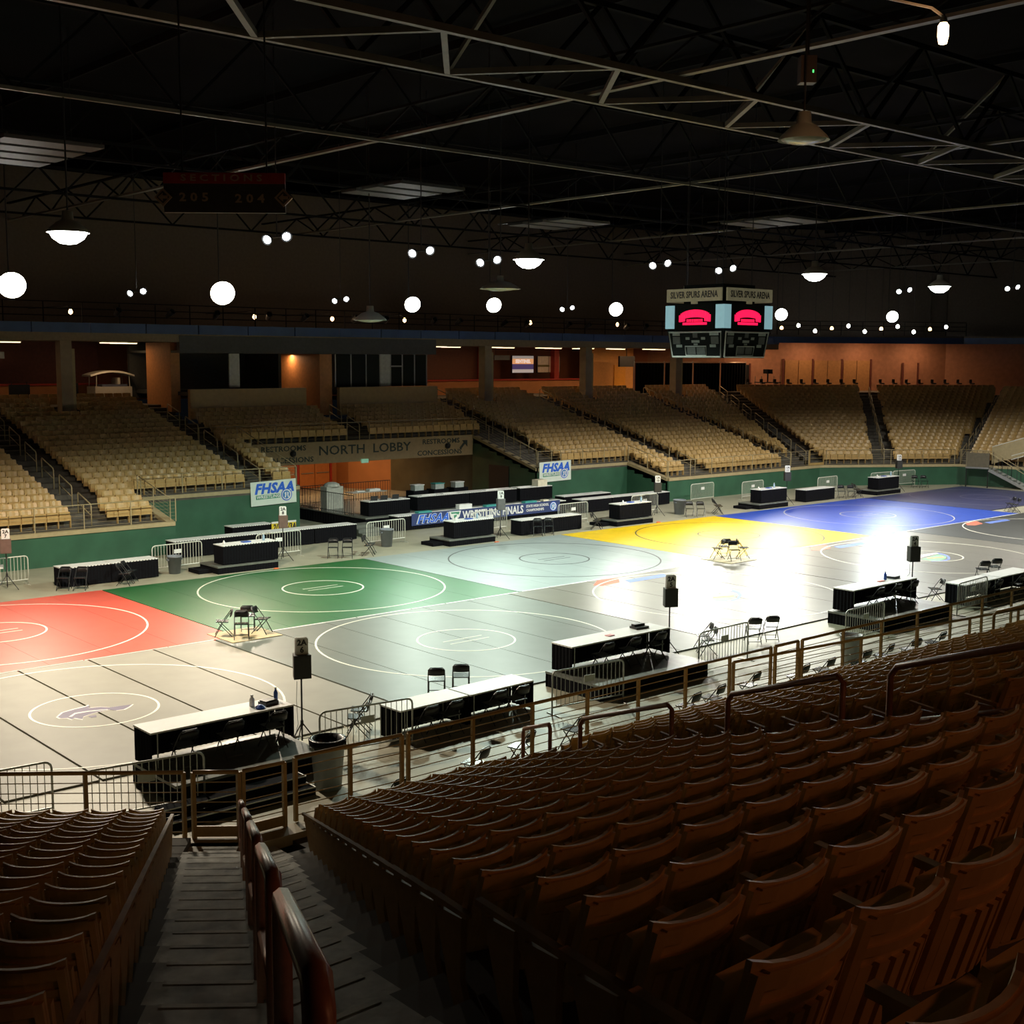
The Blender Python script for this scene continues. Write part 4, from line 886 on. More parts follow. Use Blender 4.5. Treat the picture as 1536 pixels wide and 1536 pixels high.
# ================================================================== BINS
def bin_(x, y, lab, m, h=.78, r=.30, bag=False):
    t = thing('trash_bin', lab, 'bin', (x, y, 0)); MB().lathe([(0,0),(r*.78,0),(r,h),(r*1.06,h),(r*1.06,h+.05),(r*.97,h+.05),(r*.74,.04),(0,.04)], seg=20).build('body', m, t, True)
    if bag: MB().lathe([(r*1.08,h-.10),(r*1.10,h+.06),(r*.9,h+.07),(r*.8,h-.15),(0,h-.3)], seg=20).build('bin_liner', BAG, t, True)
    for s in (-1, 1): MB().box(s*r*1.02-.03, s*r*1.02+.03, -.07, .07, h-.12, h-.06).build('handle', m, t)
bin_(-5.3, -13.15, 'tall light grey trash bin with a black liner by the stair gate', SILBIN, .95, .34, True); bin_(11.0, -14.2, 'grey trash bin behind the far near railing', SILBIN, .9, .3)
bin_(3.75, 11.75, 'blue-grey bin behind the white barricade by the green mat', GREYBIN, .65, .28); bin_(33.6, 11.9, 'blue-grey bin in the open behind the yellow mat', GREYBIN, .75, .34); bin_(14.3, 12.3, 'blue-grey bin at the end of the barricade by the stage steps', GREYBIN, .75, .3)
for x, y, lab in ((7.3, 10.05, 'orange ankle band on the floor behind the green mat'), (18.9, 10.05, 'orange ankle band on the floor behind the grey mat'), (30.0, 10.15, 'orange ankle band beside the yellow mat')):
    tag(MB().lathe([(.06,0),(.12,.0),(.13,.03),(.10,.05),(.06,.03),(.06,0)], seg=12).build('ankle_band', mat('orange_band', (.8, .16, .05), .6), None, False, (x, y, .0)), lab, 'band')

# ================================================================== LAMPS
def spot(name, parent, loc, aim, watts, c, cone=120, blend=.6, rad=.28):
    l = bpy.data.lights.new(name, 'SPOT'); l.energy = watts; l.color = c; l.spot_size = R(cone); l.spot_blend = blend; l.shadow_soft_size = rad
    o = bpy.data.objects.new(name, l); col.objects.link(o); o.location = loc
    o.rotation_euler = (Vector(aim)-Vector(loc)).to_track_quat('-Z', 'Y').to_euler()
    return o
FLN = ('above the aisle facing the red mat', 'above the west banner', 'left of the two lamps over the lobby', 'right of the two lamps over the lobby', 'over the seats behind the yellow mat', 'beside the scoreboard', 'over the corner seats', 'added unseen behind the scoreboard')
for i, (x, y, z, ax, ay, wt_, c) in enumerate(FLOODS):
    d = (Vector((ax, ay, 0))-Vector((x, y, z))).normalized(); q = d.to_track_quat('Z', 'Y')
    t = thing('flood_lamp', 'glaring white flood lamp '+FLN[i], 'lamp', (x, y, z))
    big = .78 if i in (0, 1) else .58
    for mb_, nm, m_ in ((MB().lathe([(0,-.55),(.18,-.5),(.2,-.3),(big*.7,-.12),(big*.75,0)], seg=18), 'reflector', DOME), (MB().lathe([(0,.10),(big*.5,.07),(big*.72,0),(big*.72,-.03),(0,-.03)], seg=20), 'lens', LAMPW if i < 2 else LAMP)):
        o = mb_.build(nm, m_, t, True); o.rotation_mode = 'QUATERNION'; o.rotation_quaternion = q
    MB().tube([(0, .35, .3), (0, .35, 19.45-z)], .03, 6).build('drop_pipe', BLKM, t); MB().tube([(0, .35, .3), (-d.x*.3, -d.y*.3, -d.z*.3)], .03, 6).build('yoke', BLKM, t)
    spot('flood_light', t, Vector((x, y, z))+d*.2, (ax, ay, 0), wt_, c, 50 if i < 4 else 36, 1, .3)
BAYN = ('over the swordfish mat', 'over the slate mat', 'over the bright mat', 'above the scoreboard side of the blue mat', 'over the navy mat')
def bay(x, y, z, lab, lit=True, s=1.):
    t = thing('high_bay_lamp', lab, 'lamp', (x, y, z)); MB().lathe([(0,.55),(.14,.55),(.16,.32),(.3*s,.25),(.52*s,.05),(.58*s,-.04)], seg=20).build('dome', DOME, t, True); MB().lathe([(0,-.36),(.22*s,-.33),(.42*s,-.20),(.52*s,-.03),(.5*s,0),(0,.02)] if lit else [(0,-.14),(.3*s,-.10),(.5*s,-.03),(.5*s,0),(0,.02)], seg=20).build('lens', LAMP if lit else mat('unlit_lens', (.5, .55, .45), .2), t, True)
    MB().tube([(0,0,.55),(0,0,19.45-z)], .025, 6).build('drop_pipe', BLKM, t)
for i, (x, y, z, wt_, c) in enumerate(BAYS):
    bay(x, y, z, 'lit high bay lamp with white dome '+BAYN[i]); spot('bay_light', None, (x, y, z-.45), (x, y+.3, 0), wt_, c, 147, .32, .4)
bay(19.0, 10, 11.55, 'unlit pale green dome lamp over the light grey mat', False, 1.6); bay(11.9, 10.0, 10.0, 'unlit pale dome lamp over the green mat', False, 1.2); bay(31.6, 10, 11.6, 'unlit pale green dome lamp beside the scoreboard', False, 1.5)
# small paired floods
for i, (x, y, z, lab) in enumerate(((2.3, 1.2, 12.1, 'twin flood lamp below the hanging section sign'), (7.9, 1.2, 12.0, 'twin flood lamp over the green mat edge'), (10.9, 1.2, 11.85, 'small single flood over the slate mat'), (19.9, 1.2, 12.2, 'small twin flood left of the scoreboard'), (7.26, 22, 11.35, 'twin flood between the two big west lamps'), (18.4, 22, 11.37, 'small twin flood left of the lobby lamps'), (34.6, 22, 11.4, 'small twin flood right of the lobby lamps'), (45.5, 6, 12.3, 'twin flood over the far end of the blue mat'), (52, 3, 12.6, 'small twin flood beyond the blue mat'), (24.0, 1.2, 12.2, 'small flood just left of the scoreboard cables'))):
    t = thing('twin_flood', lab, 'lamp', (x, y, z), R(-40))
    for s in (-1, 1):
        h = MB().lathe([(0,-.2),(.12,-.18),(.17,.02)], seg=12).build('housing', BLKM, t, True, (s*.30, 0, .05*s)); h.rotation_euler = (R(115), 0, R(20*s))
        l = MB().lathe([(0,.03),(.08,.025),(.125,.0),(0,-.02)], seg=12).build('lens', LAMP, h, True, (0, 0, .0))
    MB().tube([(-.3,0,.02),(.3,0,.05)], .03, 6).build('crossbar', BLKM, t); MB().tube([(0,0,.05),(0,0,19.45-z)], .02, 5).build('drop_pipe', BLKM, t)
for i, (x, z) in enumerate(((7.5, 10.68), (18.1, 10.68), (23.3, 10.69), (28.6, 10.73), (39.1, 10.8), (47.5, 10.85), (58.0, 10.9))):
    t = thing('bulb_lamp', 'small glowing orange bulb above the blue catwalk edge', 'lamp', (x, 30.3, z), 0, 'orange bulbs along the blue catwalk'); MB().lathe([(0,-.16),(.10,-.08),(.11,.02),(.05,.14),(0,.15)], seg=10).build('bulb', BULB, t, True); MB().tube([(0,0,.14),(0,.3,.3),(0,5.72,.3)], .025, 5).build('bracket', BLKM, t); bl = bpy.data.lights.new('bulb_light', 'POINT'); bl.energy = 26; bl.color = (1, .62, .34); bl.shadow_soft_size = .1; bo = bpy.data.objects.new('bulb_light', bl); col.objects.link(bo); bo.location = (x, 30.6, z-.1)
# catwalk rail, stage heads on it
ct = thing('catwalk_railing', 'dark pipe railing with posts along the catwalk above the blue edge', 'railing', (-12, 30.05, 10.12))
for z in (.35, .7, 1.05): MB().tube([(0,0,z),(77,0,z)], .025, 5).build('pipe', TRUSSD, ct)
pm = MB().tube([(0,0,0),(0,0,1.05)], .03, 5).mesh('post', TRUSSD)
for i in range(39): link('post', pm, ct, (i*2.0, 0, 0))
for i in range(17):
    x = 9.8 + 2.9*i + .5*math.sin(i*3)
    t = thing('stage_light', 'unlit black stage light clamped on the north catwalk railing', 'stage light', (x, 29.74, 10.76), 0, 'stage lights on the north catwalk'); t.rotation_euler = (R(55), 0, R(20*math.sin(i*1.7)))
    MB().lathe([(0,-.38),(.13,-.36),(.15,-.1),(.17,.12)], seg=12).build('can', BLKM, t, True); MB().lathe([(0,.06),(.16,.05),(.16,.03),(0,.03)], seg=12).build('lens', GLASSM, t, True); MB().tube([(-.2,0,-.1),(-.2,.25,0),(.2,.25,0),(.2,0,-.1)], .018, 5).build('yoke', BLKM, t)
ce = thing('catwalk_railing', 'dark pipe railing along the catwalk over the east corner seats', 'railing', (65.2, 29.6, 10.4))
dv = Vector((79.5-65.2, 21.3-29.75, 0))
for z in (.4, .75, 1.1): MB().tube([Vector((0, 0, z)), dv+Vector((0, 0, z))], .025, 5).build('pipe', TRUSSD, ce)
for i in range(10): link('post', pm, ce, dv*(i/9))
for i in range(11):
    q = Vector((65.3, 29.9, 10.95+.25*math.sin(i*2.1))) + dv*((i+.4)/11.5)
    t = thing('bulb_lamp', 'bright small lamp on the catwalk over the east corner seats', 'lamp', q, 0, 'lamps on the east catwalk'); MB().lathe([(0,-.18),(.13,-.1),(.15,.02),(.07,.14),(0,.15)], seg=10).build('bulb', LAMPW if i % 3 else BULB, t, True); MB().tube([(0, 0, .13), (0, 0, 8.3-.25*math.sin(i*2.1))], .02, 5).build('drop_pipe', BLKM, t)
# concourse tubes
tme = MB().box(-.75, .75, -.12, .12, -.05, 0).mesh('tube', TUBE); hme = MB().box(-.8, .8, -.16, .16, 0, .07).mesh('housing', WHITEP)
for i, (x, y) in enumerate(((4.4, 34.2), (5.9, 35.2), (11.2, 33.6), (12.4, 35), (33.6, 33.5), (36.0, 35), (38.6, 33.6), (40.6, 34.6), (43.6, 33.8), (45.6, 35), (47.8, 33.8), (49.0, 35.6), (51.0, 34), (52.8, 35.4), (54.8, 33.8), (57.0, 35), (59.2, 34), (62.0, 34.6), (1.0, 34.4))):
    t = thing('ceiling_tube_light', 'warm fluorescent tube light on the concourse soffit', 'light', (x, y, 9.17), 0, 'concourse tube lights'); link('tube', tme, t); link('housing', hme, t)
def area(name, loc, sx, sy, watts, c, rot=(0, 0, 0)):
    l = bpy.data.lights.new(name, 'AREA'); l.shape = 'RECTANGLE'; l.size = sx; l.size_y = sy; l.energy = watts; l.color = c
    o = bpy.data.objects.new(name, l); col.objects.link(o); o.location = loc; o.rotation_euler = rot; return o
OR = (1, .58, .28)
for i, (x, y) in enumerate(((4.4, 34.2), (11.8, 34.3), (34.8, 34.2), (39.6, 34.1), (44.6, 34.4), (48.4, 34.7), (51.9, 34.7), (55.9, 34.4), (59.2, 34), (62, 34.6))):
    area('tube_light', (x, y, 9.1), 1.4, .22, 26 if x < 30 else 40 if x < 53 else 95, OR)
for x in (20, 23.5, 26): area('lobby_light', (x, 31.5, 3.27), 1.4, .2, 70, OR)
area('niche_light', (22.1, 33.5, 8.55), .6, .2, 40, OR)
for u in (2, 7, 12, 17):
    q = on_east(u, 2.2); area('east_wall_light', (q[0], q[1], 10.15), 1.4, .3, 95, (1, .58, .30))
for x in (-13, -8): area('south_concourse_light', (x, -36.8, 9.6), 1.4, .25, 34, (1, .34, .15), (R(10), 0, 0))

# ================================================================== SCOREBOARD
sb = thing('scoreboard', 'four-sided hanging scoreboard with red screens and cream name panels', 'scoreboard', (21.75, -.35, 8.48))
SBD = mat('scoreboard_black', (.010, .012, .012), .85, var=.1, spec=.1); SBF = mat('scoreboard_frame', (.5, .52, .5), .4, var=.05); SBG = mat('scoreboard_grey', (.10, .11, .11), .4); SBL = mat('scoreboard_label', (.30, .34, .32), .5)
SBC = mat('cream_name_panel', (.42, .38, .24), .5, emit=(.5, .45, .28), es=.12); SCR = mat('light_blue_side_panel', (.25, .42, .45), .4, var=.1, scale=2, emit=(.35, .62, .68), es=.5); LED = mat('red_led_picture', (.1, 0, .01), .4, var=0, emit=(1, .01, .07), es=1.5)
hw = 1.45
MB().hexa([(-1.3,-1.3,0),(1.3,-1.3,0),(1.3,1.3,0),(-1.3,1.3,0),(-hw,-hw,1.05),(hw,-hw,1.05),(hw,hw,1.05),(-hw,hw,1.05)]).build('lower_body', SBD, sb)
MB().box(-hw, hw, -hw, hw, 1.05, 2.15).build('upper_body', SBD, sb); MB().box(-1.0, 1.0, -1.0, 1.0, 2.15, 2.9).build('core', SBD, sb)
for s in ((-1,-1),(1,-1),(1,1),(-1,1)): MB().tube([(s[0]*.9, s[1]*.9, 2.9), (s[0]*.9, s[1]*.9, 11.0)], .02, 5).build('cable', BLKM, sb)
for f in range(4):
    fa = bpy.data.objects.new('display_face', None); 
    ang = R(90*f)
    M = Matrix.Rotation(ang, 4, 'Z')
    def put(mb, name, m):
        me = mb.mesh(name, m); me.transform(M); return link(name, me, sb)
    y = -hw
    put(MB().box(-1.4, 1.4, y-.12, y-.05, 2.22, 2.72), 'name_panel', SBC); put(MB().box(-.15, .15, y-.10, y-.04, 2.12, 2.24), 'bracket', SBC)
    tm = text_mesh('SILVER SPURS ARENA', .36, LINEB, .008, sx=.70).copy(); tm.transform(Matrix.Translation((0, y-.125, 2.47)) @ Matrix.Rotation(R(90), 4, 'X')); tm.transform(M); link('lettering', tm, sb)
    for s in (-1, 1): put(MB().box(s*1.30-.22, s*1.30+.22, y-.06, y+.02, 1.16, 2.08), 'side_panel', SCR)
    put(MB().box(-.98, .98, y-.02, y+.02, 1.12, 2.12), 'screen', SBD)
    n = 20; led = MB()
    for i in range(n):
        x0 = -.82+1.64*i/n; x1 = x0+1.64/n-.01; xm = (x0+x1)/2/.82; top = 1.60+.30*math.sqrt(max(0, 1-xm*xm)); bot = 1.50+.10*(1-xm*xm)
        led.box(x0, x1, y-.035, y-.02, bot if abs(xm) < .6 else 1.46+.04*math.cos(xm*3), top)
    for i in range(9): led.box(-.42+.095*i, -.36+.095*i, y-.035, y-.02, 1.42, 1.53)
    led.box(-.62, .62, y-.035, y-.02, 1.30, 1.40)
    put(led, 'led_picture', LED)
    sl = lambda z: -1.3-(hw-1.3)*z/1.05
    def panel(x0, x1, z0, z1, name, m, o=.015):
        put(MB().hexa([(x0, sl(z0)-o, z0), (x1, sl(z0)-o, z0), (x1, sl(z0), z0), (x0, sl(z0), z0), (x0, sl(z1)-o, z1), (x1, sl(z1)-o, z1), (x1, sl(z1), z1), (x0, sl(z1), z1)]), name, m)
    def frame(x0b, x1b, x0t, x1t, z0, z1, nm, w=.045):
        P = [(x0b, z0), (x1b, z0), (x1t, z1), (x0t, z1)]
        put(MB().tube([(x, sl(z)-.03, z) for x, z in P+P[:1]], w*.6, 5), nm, SBF)
    frame(-1.24, 1.24, -1.34, 1.34, .05, 1.02, 'edge_frame', .06); frame(-.52, .52, -.54, .54, .10, .46, 'clock_frame', .04)
    panel(-.46, -.03, .14, .42, 'digit', SBG); panel(.03, .46, .14, .42, 'digit', SBG)
    for x0, x1, z0, z1 in ((-1.18, -.80, .55, .84), (.80, 1.18, .55, .84), (-.12, .12, .80, .98)): panel(x0, x1, z0, z1, 'digit', SBG)
    for x0, x1, z0, z1 in ((-1.18, -.80, .88, .98), (.74, 1.20, .88, .98), (-1.02, -.72, .42, .53), (.72, 1.02, .42, .53), (-.5, -.3, .72, .82), (.3, .5, .72, .82), (-.2, .2, .60, .70), (-.1, .1, .50, .57)): panel(x0, x1, z0, z1, 'caption_plate', SBL)

# ================================================================== ROOF TRUSSES
def member(a, b, w, m, name, parent, h=None):
    a, b = Vector(a), Vector(b); d = (b-a).normalized(); h = h or w
    r_ = d.cross(Vector((0, 0, 1)) if abs(d.z) < .95 else Vector((1, 0, 0))).normalized()*w/2; u_ = r_.cross(d).normalized()*h/2
    return MB().hexa([a-r_-u_, a+r_-u_, b+r_-u_, b-r_-u_, a-r_+u_, a+r_+u_, b+r_+u_, b-r_+u_]).build(name, m, parent)
ZT = 15.5
t = thing('roof_truss', 'wide box truss with grey diagonal bracing across the near roof', 'truss', (0, 0, 0))
YA, YB = -11.4, -8.1
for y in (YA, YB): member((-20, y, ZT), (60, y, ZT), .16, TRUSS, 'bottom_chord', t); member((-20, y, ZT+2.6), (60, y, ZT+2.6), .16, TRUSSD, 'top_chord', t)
i = 0; x = -17.2
while x < 55:
    member((x, YA, ZT), (x+2.7, YB, ZT), .14, TRUSS, 'diagonal', t); member((x+2.7, YB, ZT), (x+5.4, YA, ZT), .14, TRUSS, 'diagonal', t)
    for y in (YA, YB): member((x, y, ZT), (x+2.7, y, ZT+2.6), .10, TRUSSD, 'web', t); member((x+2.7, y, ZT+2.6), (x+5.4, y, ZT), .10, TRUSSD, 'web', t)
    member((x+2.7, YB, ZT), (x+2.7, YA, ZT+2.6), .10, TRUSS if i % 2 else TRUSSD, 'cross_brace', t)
    x += 5.4; i += 1
TN = ('over the middle of the mats', 'halfway to the north stand', 'over the far flood lamps', 'above the north concourse')
for j, (y, wch) in enumerate(((1.2, .13), (11.5, .13), (22.0, .13), (31.0, .13))):
    t = thing('roof_truss', 'dark roof truss running lengthwise '+TN[j], 'truss', (0, 0, 0))
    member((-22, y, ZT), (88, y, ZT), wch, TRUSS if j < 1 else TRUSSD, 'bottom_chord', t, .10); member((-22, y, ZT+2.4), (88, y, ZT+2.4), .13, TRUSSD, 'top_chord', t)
    x = -20.
    while x < 82: member((x, y, ZT), (x+2.4, y, ZT+2.4), .07, TRUSSD, 'web', t); member((x+2.4, y, ZT+2.4), (x+4.8, y, ZT), .07, TRUSSD, 'web', t); x += 4.8
XN = ('over the red mat', 'over the slate mat', 'over the bright mat', 'over the blue mat', 'over the navy mat', 'over the east seats')
for j, x in enumerate((-9, 6.6, 22.0, 38.3, 54, 70)):
    t = thing('cross_truss', 'grey cross beam running toward the north stand '+XN[j], 'truss', (0, 0, 0))
    member((x, -30, ZT+.12), (x, 35.9 if x < 60 else 33, ZT+.12), .22, TRUSS, 'flange', t, .08); member((x, -30, ZT+1.0), (x, 35.9 if x < 60 else 33, ZT+1.0), .18, TRUSSD, 'upper_flange', t, .08)
    for k in range(16 if x < 60 else 15): member((x, -30+4*k, ZT+.12), (x, -28+4*k, ZT+1.0), .06, TRUSSD, 'web', t); member((x, -28+4*k, ZT+1.0), (x, -26+4*k, ZT+.12), .06, TRUSSD, 'web', t)
for j in range(15):
    tag(MB().box(-22+8*j-.05, -22+8*j+.05, -40, 45, 19.1, 19.4).build('roof_purlin', TRUSSD), 'dark purlin under the roof deck', 'purlin', 'roof purlins')
# acoustic panels / duct banks
GP = mat('grey_acoustic_panel', (.045, .046, .048), .5, var=.1)
for j, (x, y, n_, lab) in enumerate(((-2.4, 9, 4, 'bank of pale slatted roof panels over the red mat'), (12.6, 9.0, 3, 'bank of pale roof panels over the green mat'), (26, 14, 3, 'bank of pale roof panels over the yellow mat'), (33, 6, 3, 'bank of pale roof panels right of the scoreboard cables'))):
    t = thing('roof_panel_bank', lab, 'panel', (x, y, 15.1))
    for k in range(n_): MB().box(-1.6, 1.6, -2.4+1.5*k, -1.3+1.5*k, 0, .12).build('slat', GP, t)
    for sx in (-1.5, 1.5): MB().tube([(sx, -2.4, .15), (sx, 2.6, .15)], .04, 5).build('runner', BLKM, t); MB().tube([(sx, 0, .15), (sx, 0, 4.2)], .02, 5).build('hanger', BLKM, t)
rng = random.Random(3)
for j in range(26):
    x, y = rng.uniform(-5, 60), rng.uniform(4, 29)
    tag(MB().tube([(0,0,0),(0,0,rng.uniform(1.5,3.5))], .03, 5).box(-.18,.18,-.15,.15,-.4,0).build('hanging_fixture', BLKM, None, False, (x, y, rng.uniform(12.6, 14.2)+1.2)), 'unlit black fixture on a drop pipe under the roof', 'fixture', 'unlit roof fixtures') if 0 else None
# hanging section sign
c_ = Vector((-6.43, -11.57, 11.53))
sg2 = thing('section_sign', 'dim hanging sign with red strip reading sections 205 and 204', 'sign', (c_.x, c_.y, c_.z), R(-40.5))
MB().box(-1.15, 1.15, 0, .10, -.36, .26).build('panel', mat('dark_sign_face', (.06, .05, .048), .5), sg2); MB().box(-1.15, 1.15, -.02, .10, .18, .38).build('red_strip', mat('red_sign_strip', (.4, .03, .025), .5), sg2)
SGL = mat('tan_sign_ink', (.42, .28, .2), .5, var=0)
lettering('S E C T I O N S', .17, SGL, sg2, (-.05, -.025, .28), UPR, .004, 0, 1.35); lettering('2 0 5', .22, SGL, sg2, (-.58, -.006, -.08), UPR, .006, 0, 1.2); lettering('2 0 4', .22, SGL, sg2, (.48, -.006, -.10), UPR, .006, 0, 1.2)
for s in (-1, 1):
    a = 1.12 if s > 0 else -1.16
    plate_xz([(a-.17, -.08), (a, .09), (a+.17, -.08), (a, -.25)], -.03, .05, SGL, 'diamond', sg2); plate_xz([(a-.12, -.08), (a, .04), (a+.12, -.08), (a, -.20)], -.036, -.03, mat('dark_sign_face', (.035, .03, .028)), 'diamond_inset', sg2); plate_xz([(a-.09, -.08), (a, 0), (a, -.05), (a+.09, -.05), (a+.09, -.11), (a, -.11), (a, -.16)], -.042, -.036, SGL, 'arrow', sg2)
for s in (-.8, .8): MB().tube([(s, .05, .38), (s, .05, 4.1)], .02, 5).build('hanger', BLKM, sg2)
# hanging loudspeaker and jar lamp close to the near truss
c_ = Vector((4.66, -16.76, 14.59))
t = thing('hanging_speaker', 'dark brown hanging box with a tiny green light below the near truss', 'speaker', (c_.x, c_.y, c_.z), R(-40)); MB().box(-.17, .17, -.15, .15, -.28, .28).build('cabinet', mat('dark_brown_box', (.05, .03, .025), .5), t); MB().box(.08, .11, -.16, -.15, -.08, -.02).build('led', mat('green_led', (0, .2, 0), .5, var=0, emit=(.1, 1, .2), es=1.5), t); MB().tube([(0,0,.28),(0,0,2.2)], .04, 6).build('pipe', BLKM, t)
c_ = Vector((4.49, -16.85, 13.14))
bay(c_.x, c_.y, c_.z, 'unlit wide white dome lamp under the near box truss', False, .95)
c_ = Vector((2.21, -21.39, 14.10))
t = thing('jar_lamp', 'glowing orange jar lamp at the top of the near roof', 'lamp', (c_.x, c_.y, c_.z)); MB().lathe([(0,-.19),(.07,-.17),(.095,-.05),(.095,.13),(.06,.18),(0,.19)], seg=14).build('glass', mat('lit_jar_glass', (1, 1, 1), .4, var=0, emit=(1, .66, .36), es=9), t, True); MB().lathe([(0,.30),(.05,.29),(.07,.18),(0,.17)], seg=10).build('cap', STEEL, t); MB().tube([(0,0,.29),(-.25,.1,.42),(-2.2,.8,.55)], .035, 6).build('conduit', TRUSS, t)
pl = bpy.data.lights.new('jar_light', 'POINT'); pl.energy = 70; pl.color = (1, .5, .22); pl.shadow_soft_size = .1; po = bpy.data.objects.new('jar_light', pl); col.objects.link(po); po.location = (c_.x-.05, c_.y-.12, c_.z-.32)

# ================================================================== CONCOURSE THINGS
g = thing('golf_cart', 'white golf cart with a curved roof on the concourse', 'cart', (12.05, 36.4, ZC))
CR = mat('cart_white', (.62, .62, .58), .35, var=.04)
mb = MB(); 
for i in range(8):
    x0, x1 = -1.3+2.6*i/8, -1.3+2.6*(i+1)/8; f = lambda x: 1.62+.24*(1-(x/1.3)**2)
    mb.hexa([(x0,-.65,f(x0)-.10),(x1,-.65,f(x1)-.10),(x1,.65,f(x1)-.10),(x0,.65,f(x0)-.10),(x0,-.6,f(x0)),(x1,-.6,f(x1)),(x1,.6,f(x1)),(x0,.6,f(x0))])
mb.build('roof', CR, g)
for x in (-.95, 1.05):
    for y in (-.5, .5): MB().tube([(x, y, .8), (x*.97, y, 1.6)], .025, 6).build('roof_post', CR, g)
MB().box(-1.05, 1.15, -.58, .58, .35, .95).build('body', CR, g); MB().box(-.6, .9, -.5, .5, .95, 1.08).build('seat_bench', mat('blue_grey_vinyl', (.10, .12, .2), .5), g); MB().box(.35, .5, -.45, .45, 1.0, 1.45).build('seat_back', CR, g)
wme = MB().prism_x([(.24*math.cos(2*math.pi*k/14), .24+.24*math.sin(2*math.pi*k/14)) for k in range(14)], -.09, .09).mesh('wheel', BLKM)
for x in (-.75, .85):
    for y in (-.5, .5): o = link('wheel', wme, g, (x, y, 0)); o.rotation_euler = (0, 0, R(90))
p_ = thing('poster_screen', 'lit orange and blue poster screen above the concourse counter', 'screen', (46.5, 39.35, 7.95))
MB().box(-1.12, 1.12, 0, .1, -.68, .68).build('frame', BLKM, p_)
for z0, z1, c, e in ((.42, .64, (.62, .58, .55), .3), (.02, .42, (.9, .42, .18), .6), (-.38, .02, (.12, .09, .30), .25), (-.64, -.38, (.72, .66, .62), .35)): MB().box(-1.08, 1.08, -.02, 0, z0, z1).build('screen_band', mat('poster_%d' % int(z0*100), c, .4, var=0, emit=c, es=e), p_)
lettering('SENTINEL', .36, mat('poster_white', (.9, .9, .9), .4, var=0, emit=(1, .95, .9), es=.6), p_, (0, -.025, .22), UPR, .012, 0, .95)
p_ = thing('poster_screen', 'dim cream poster screen beside the lit orange one', 'screen', (49.2, 39.35, 7.95)); MB().box(-1.2, 1.2, 0, .1, -.66, .66).build('frame', BLKM, p_)
MB().box(-1.15, -.05, -.02, 0, -.62, .62).build('screen_band', mat('cream_poster', (.45, .30, .18), .5, emit=(.6, .38, .2), es=.12), p_); MB().box(.0, 1.15, -.02, 0, -.62, .62).build('screen_band', mat('rust_poster', (.42, .22, .12), .5, emit=(.6, .3, .15), es=.10), p_); MB().box(-1.15, .05, -.03, -.02, -.20, -.04).build('caption_bar', mat('olive_bar', (.2, .16, .05), .5), p_)
t = thing('hanging_monitor', 'black hanging monitor beside the amber doorway', 'monitor', (55.0, 36.5, 8.2)); MB().box(-.85, .85, -.1, .1, -.42, .42).build('screen', BLKM, t); MB().tube([(0,0,.42),(0,0,1.04)], .03, 6).build('bracket', BLKM, t)
for x, lab in ((5.4, 'dim suspended concourse sign left of the beige column'), (43.4, 'grey-blue concourse sign left of the poster screens')):
    t = thing('concourse_sign', lab, 'sign', (x, 36.2 if x < 20 else 38.2, 8.45)); MB().box(-.75, .75, 0, .06, -.18, .18).build('face', mat('grey_sign_face', (.16, .18, .20), .5), t)
    for s in (-.6, .6): MB().tube([(s, .03, .18), (s, .03, .78)], .01, 5).build('hanger', BLKM, t)
for i, (x, y, lab) in enumerate(((6.6, 34.6, 'dim directory stand left of the beige column by the golf cart'), (14.9-1.6, 36.9, 'dim easel stand between the golf cart and the orange wall'))):
    t = thing('easel_stand', lab, 'stand', (x-.3 if x < 10 else 9.9, y, ZC)); MB().box(-.55,.55,-.04,.04,.35,1.15).build('board', BLKM, t)
    for s in (-1, 1): MB().tube([(s*.45,-.05,0),(s*.4,.0,1.3)], .02, 5).build('leg', BLKM, t)
# black drape
t = thing('black_drape', 'long black pipe-and-drape curtain behind the corner seats', 'curtain', (52.9, 33.6, ZC))
for i in range(4): pleat((i*3.4, 0), (i*3.4+3.35, 0), .02, 2.35, .05, .17).build('curtain_panel', BLACK, t)
for i in range(5): MB().tube([(i*3.4, .08, 0), (i*3.4, .08, 2.5)], .025, 6).build('upright', STEEL, t)
MB().tube([(0, .08, 2.4), (13.6, .08, 2.4)], .02, 5).build('crossbar', STEEL, t)
cp = thing('camera_platform', 'dark scaffold camera platform beside the black drape', 'platform', (66.0, 31.0, ZC), R(-25)); MB().box(-.9, .9, -.6, .6, .75, .82).build('deck', BLKM, cp)
for x in (-.85, .85):
    for y in (-.55, .55): MB().tube([(x,y,0),(x,y,1.3)], .025, 5).build('post', STEEL, cp)
MB().box(-.22,.22,-.4,.4,1.5,1.85).build('camera_body', BLKM, cp); MB().tube([(0,0,.82),(0,0,1.5)], .06, 6).build('pedestal', BLKM, cp)
# row of stools along the top of the corner seats
for i in range(18):
    u = .8 + 1.12*i; q = B1 + E2*u + N2*(17.0)
    if 4.6+.36*17-.8 < u < 4.6+.36*17+.8: continue
    t = thing('bar_stool', 'black-topped stool in the row along the top of the corner seats', 'stool', (q.x, q.y, ZC+.02), 0, 'stools along the top of the corner seats'); MB().lathe([(0,.70),(.20,.70),(.21,.76),(.19,.80),(0,.80)], seg=12).build('cushion', BLKM, t); MB().box(-.17,.17,.13,.19,.80,1.08).build('backrest', BLKM, t); MB().tube([(0,0,.03),(0,0,.7)], .03, 6).build('pedestal', STEEL, t); MB().lathe([(0,0),(.2,0),(.2,.03),(0,.05)], seg=12).build('base', STEEL, t)
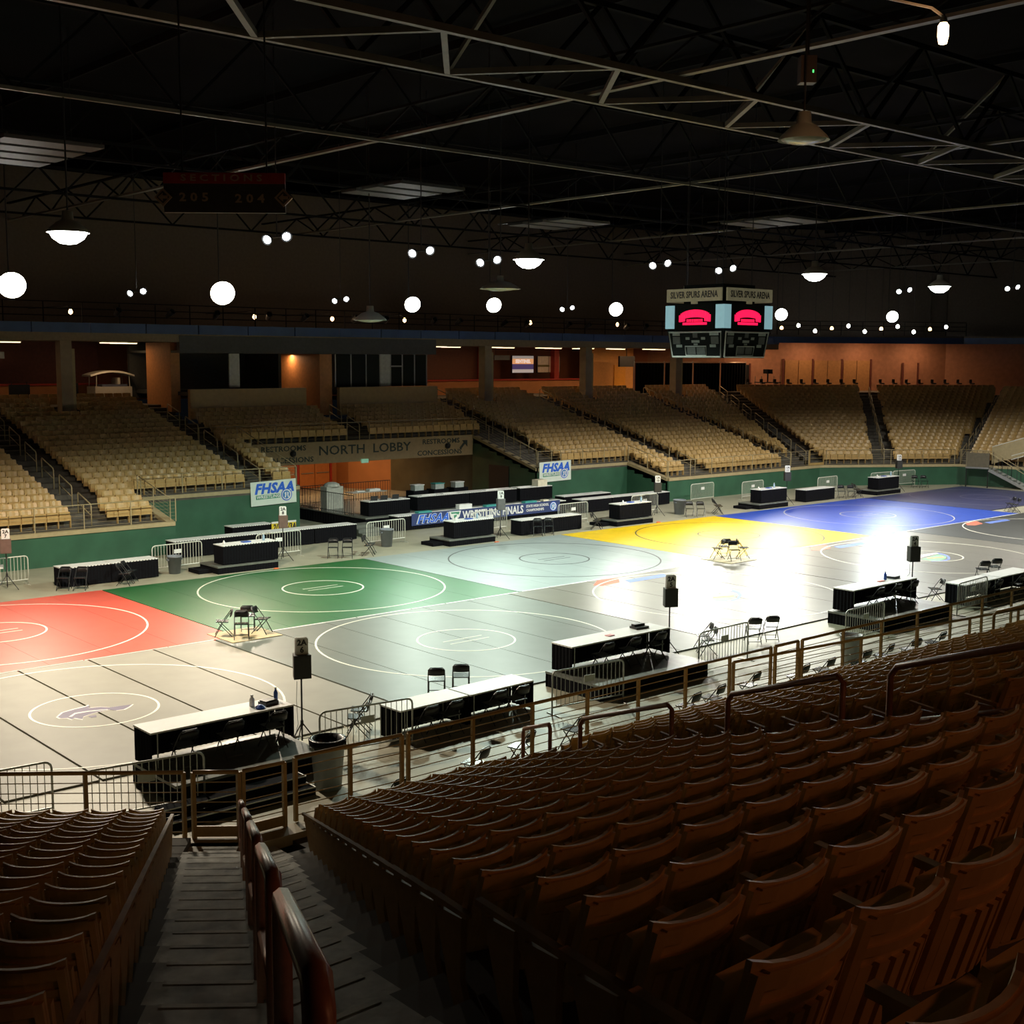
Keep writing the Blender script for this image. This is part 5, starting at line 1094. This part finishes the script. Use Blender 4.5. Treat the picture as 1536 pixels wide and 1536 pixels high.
# ================================================================== CORNER STAIR
sr = thing('metal_stair', 'metal stair with tan railings descending from the corner of the green wall', 'stair', (0, 0, 0))
def on3(u, off): q = B2 + E3*u - N3*off; return (q.x, q.y)
a, b, c, d = on3(.9, .02), on3(2.4, .02), on3(2.4, 1.25), on3(.9, 1.25)
MB().prism([a, b, c, d][::-1], 1.25, 1.36).build('landing', STEEL, sr)
NSTEP = 8
for i in range(NSTEP):
    z = 1.36 - .16*(i+1); u = 2.4+.30*i; P = [on3(u, .1), on3(u+.32, .1), on3(u+.32, 1.2), on3(u, 1.2)]
    MB().prism(P[::-1], z-.05, z).build('tread', STEEL, sr)
for off in (.1, 1.22):
    member(on3(2.4, off)+(1.2,), on3(2.4+.3*NSTEP, off)+(.05,), .06, STEEL, 'stringer', sr, .2)
    MB().tube([on3(.95, off)+(1.36,), on3(.95, off)+(2.35,), on3(2.4, off)+(2.35,), on3(2.4+.3*NSTEP, off)+(.95,), on3(2.4+.3*NSTEP, off)+(.0,)], .025, 6).build('handrail', CAPM, sr)
    for i in range(0, NSTEP+1, 2): u = 2.4+.3*i; MB().tube([on3(u, off)+(1.3-.16*i,), on3(u, off)+(2.33-.17*i,)], .018, 5).build('baluster', BLKM, sr)
    for i in range(4): u = 1.0+.35*i; MB().tube([on3(u, off)+(1.36,), on3(u, off)+(2.35,)], .018, 5).build('baluster', BLKM, sr)
MB().prism([on3(.9, 1.2), on3(2.4, 1.2), on3(2.4, 1.24), on3(.9, 1.24)], 1.3, 2.3).build('mesh_panel', mat('dark_tan_mesh', (.14, .12, .08), .6), sr)
for x_ in (.95, 2.35): MB().tube([on3(x_, 1.2)+(0,), on3(x_, 1.2)+(1.3,)], .04, 6).build('support_post', BLKM, sr)
rp = thing('ramp_railing', 'tan solid-panel railing with white rails rising beyond the metal stair', 'railing', (0, 0, 0))
for off, m_, nm in ((-.3, CAPM, 'panel'),): wallseg(rp, 'solid_panel', on3(2.2, off), on3(7.5, off), 1.5, 2.6, CAPM, .05, 1, 3.2, 4.4)
MB().tube([on3(2.2, -.3)+(2.65,), on3(7.5, -.3)+(4.45,)], .035, 6).build('top_rail', WHITEP, rp)
for dz in (0, .25): MB().tube([on3(3.6, .35)+(1.9+dz,), on3(7.5, .35)+(3.2+dz,)], .035, 6).build('lower_rail', WHITEP, rp)
for u in (2.4, 3.9, 5.4, 7.0): MB().tube([on3(u, -.28)+(1.42,), on3(u, -.28)+(1.9+.34*(u-2.2),)], .03, 6).build('post', CAPM, rp)
# ------------------------------------------------------------------ tidy: seats must not be left hidden
for o in bpy.data.objects:
    if o.name.startswith('txt'): bpy.data.objects.remove(o)
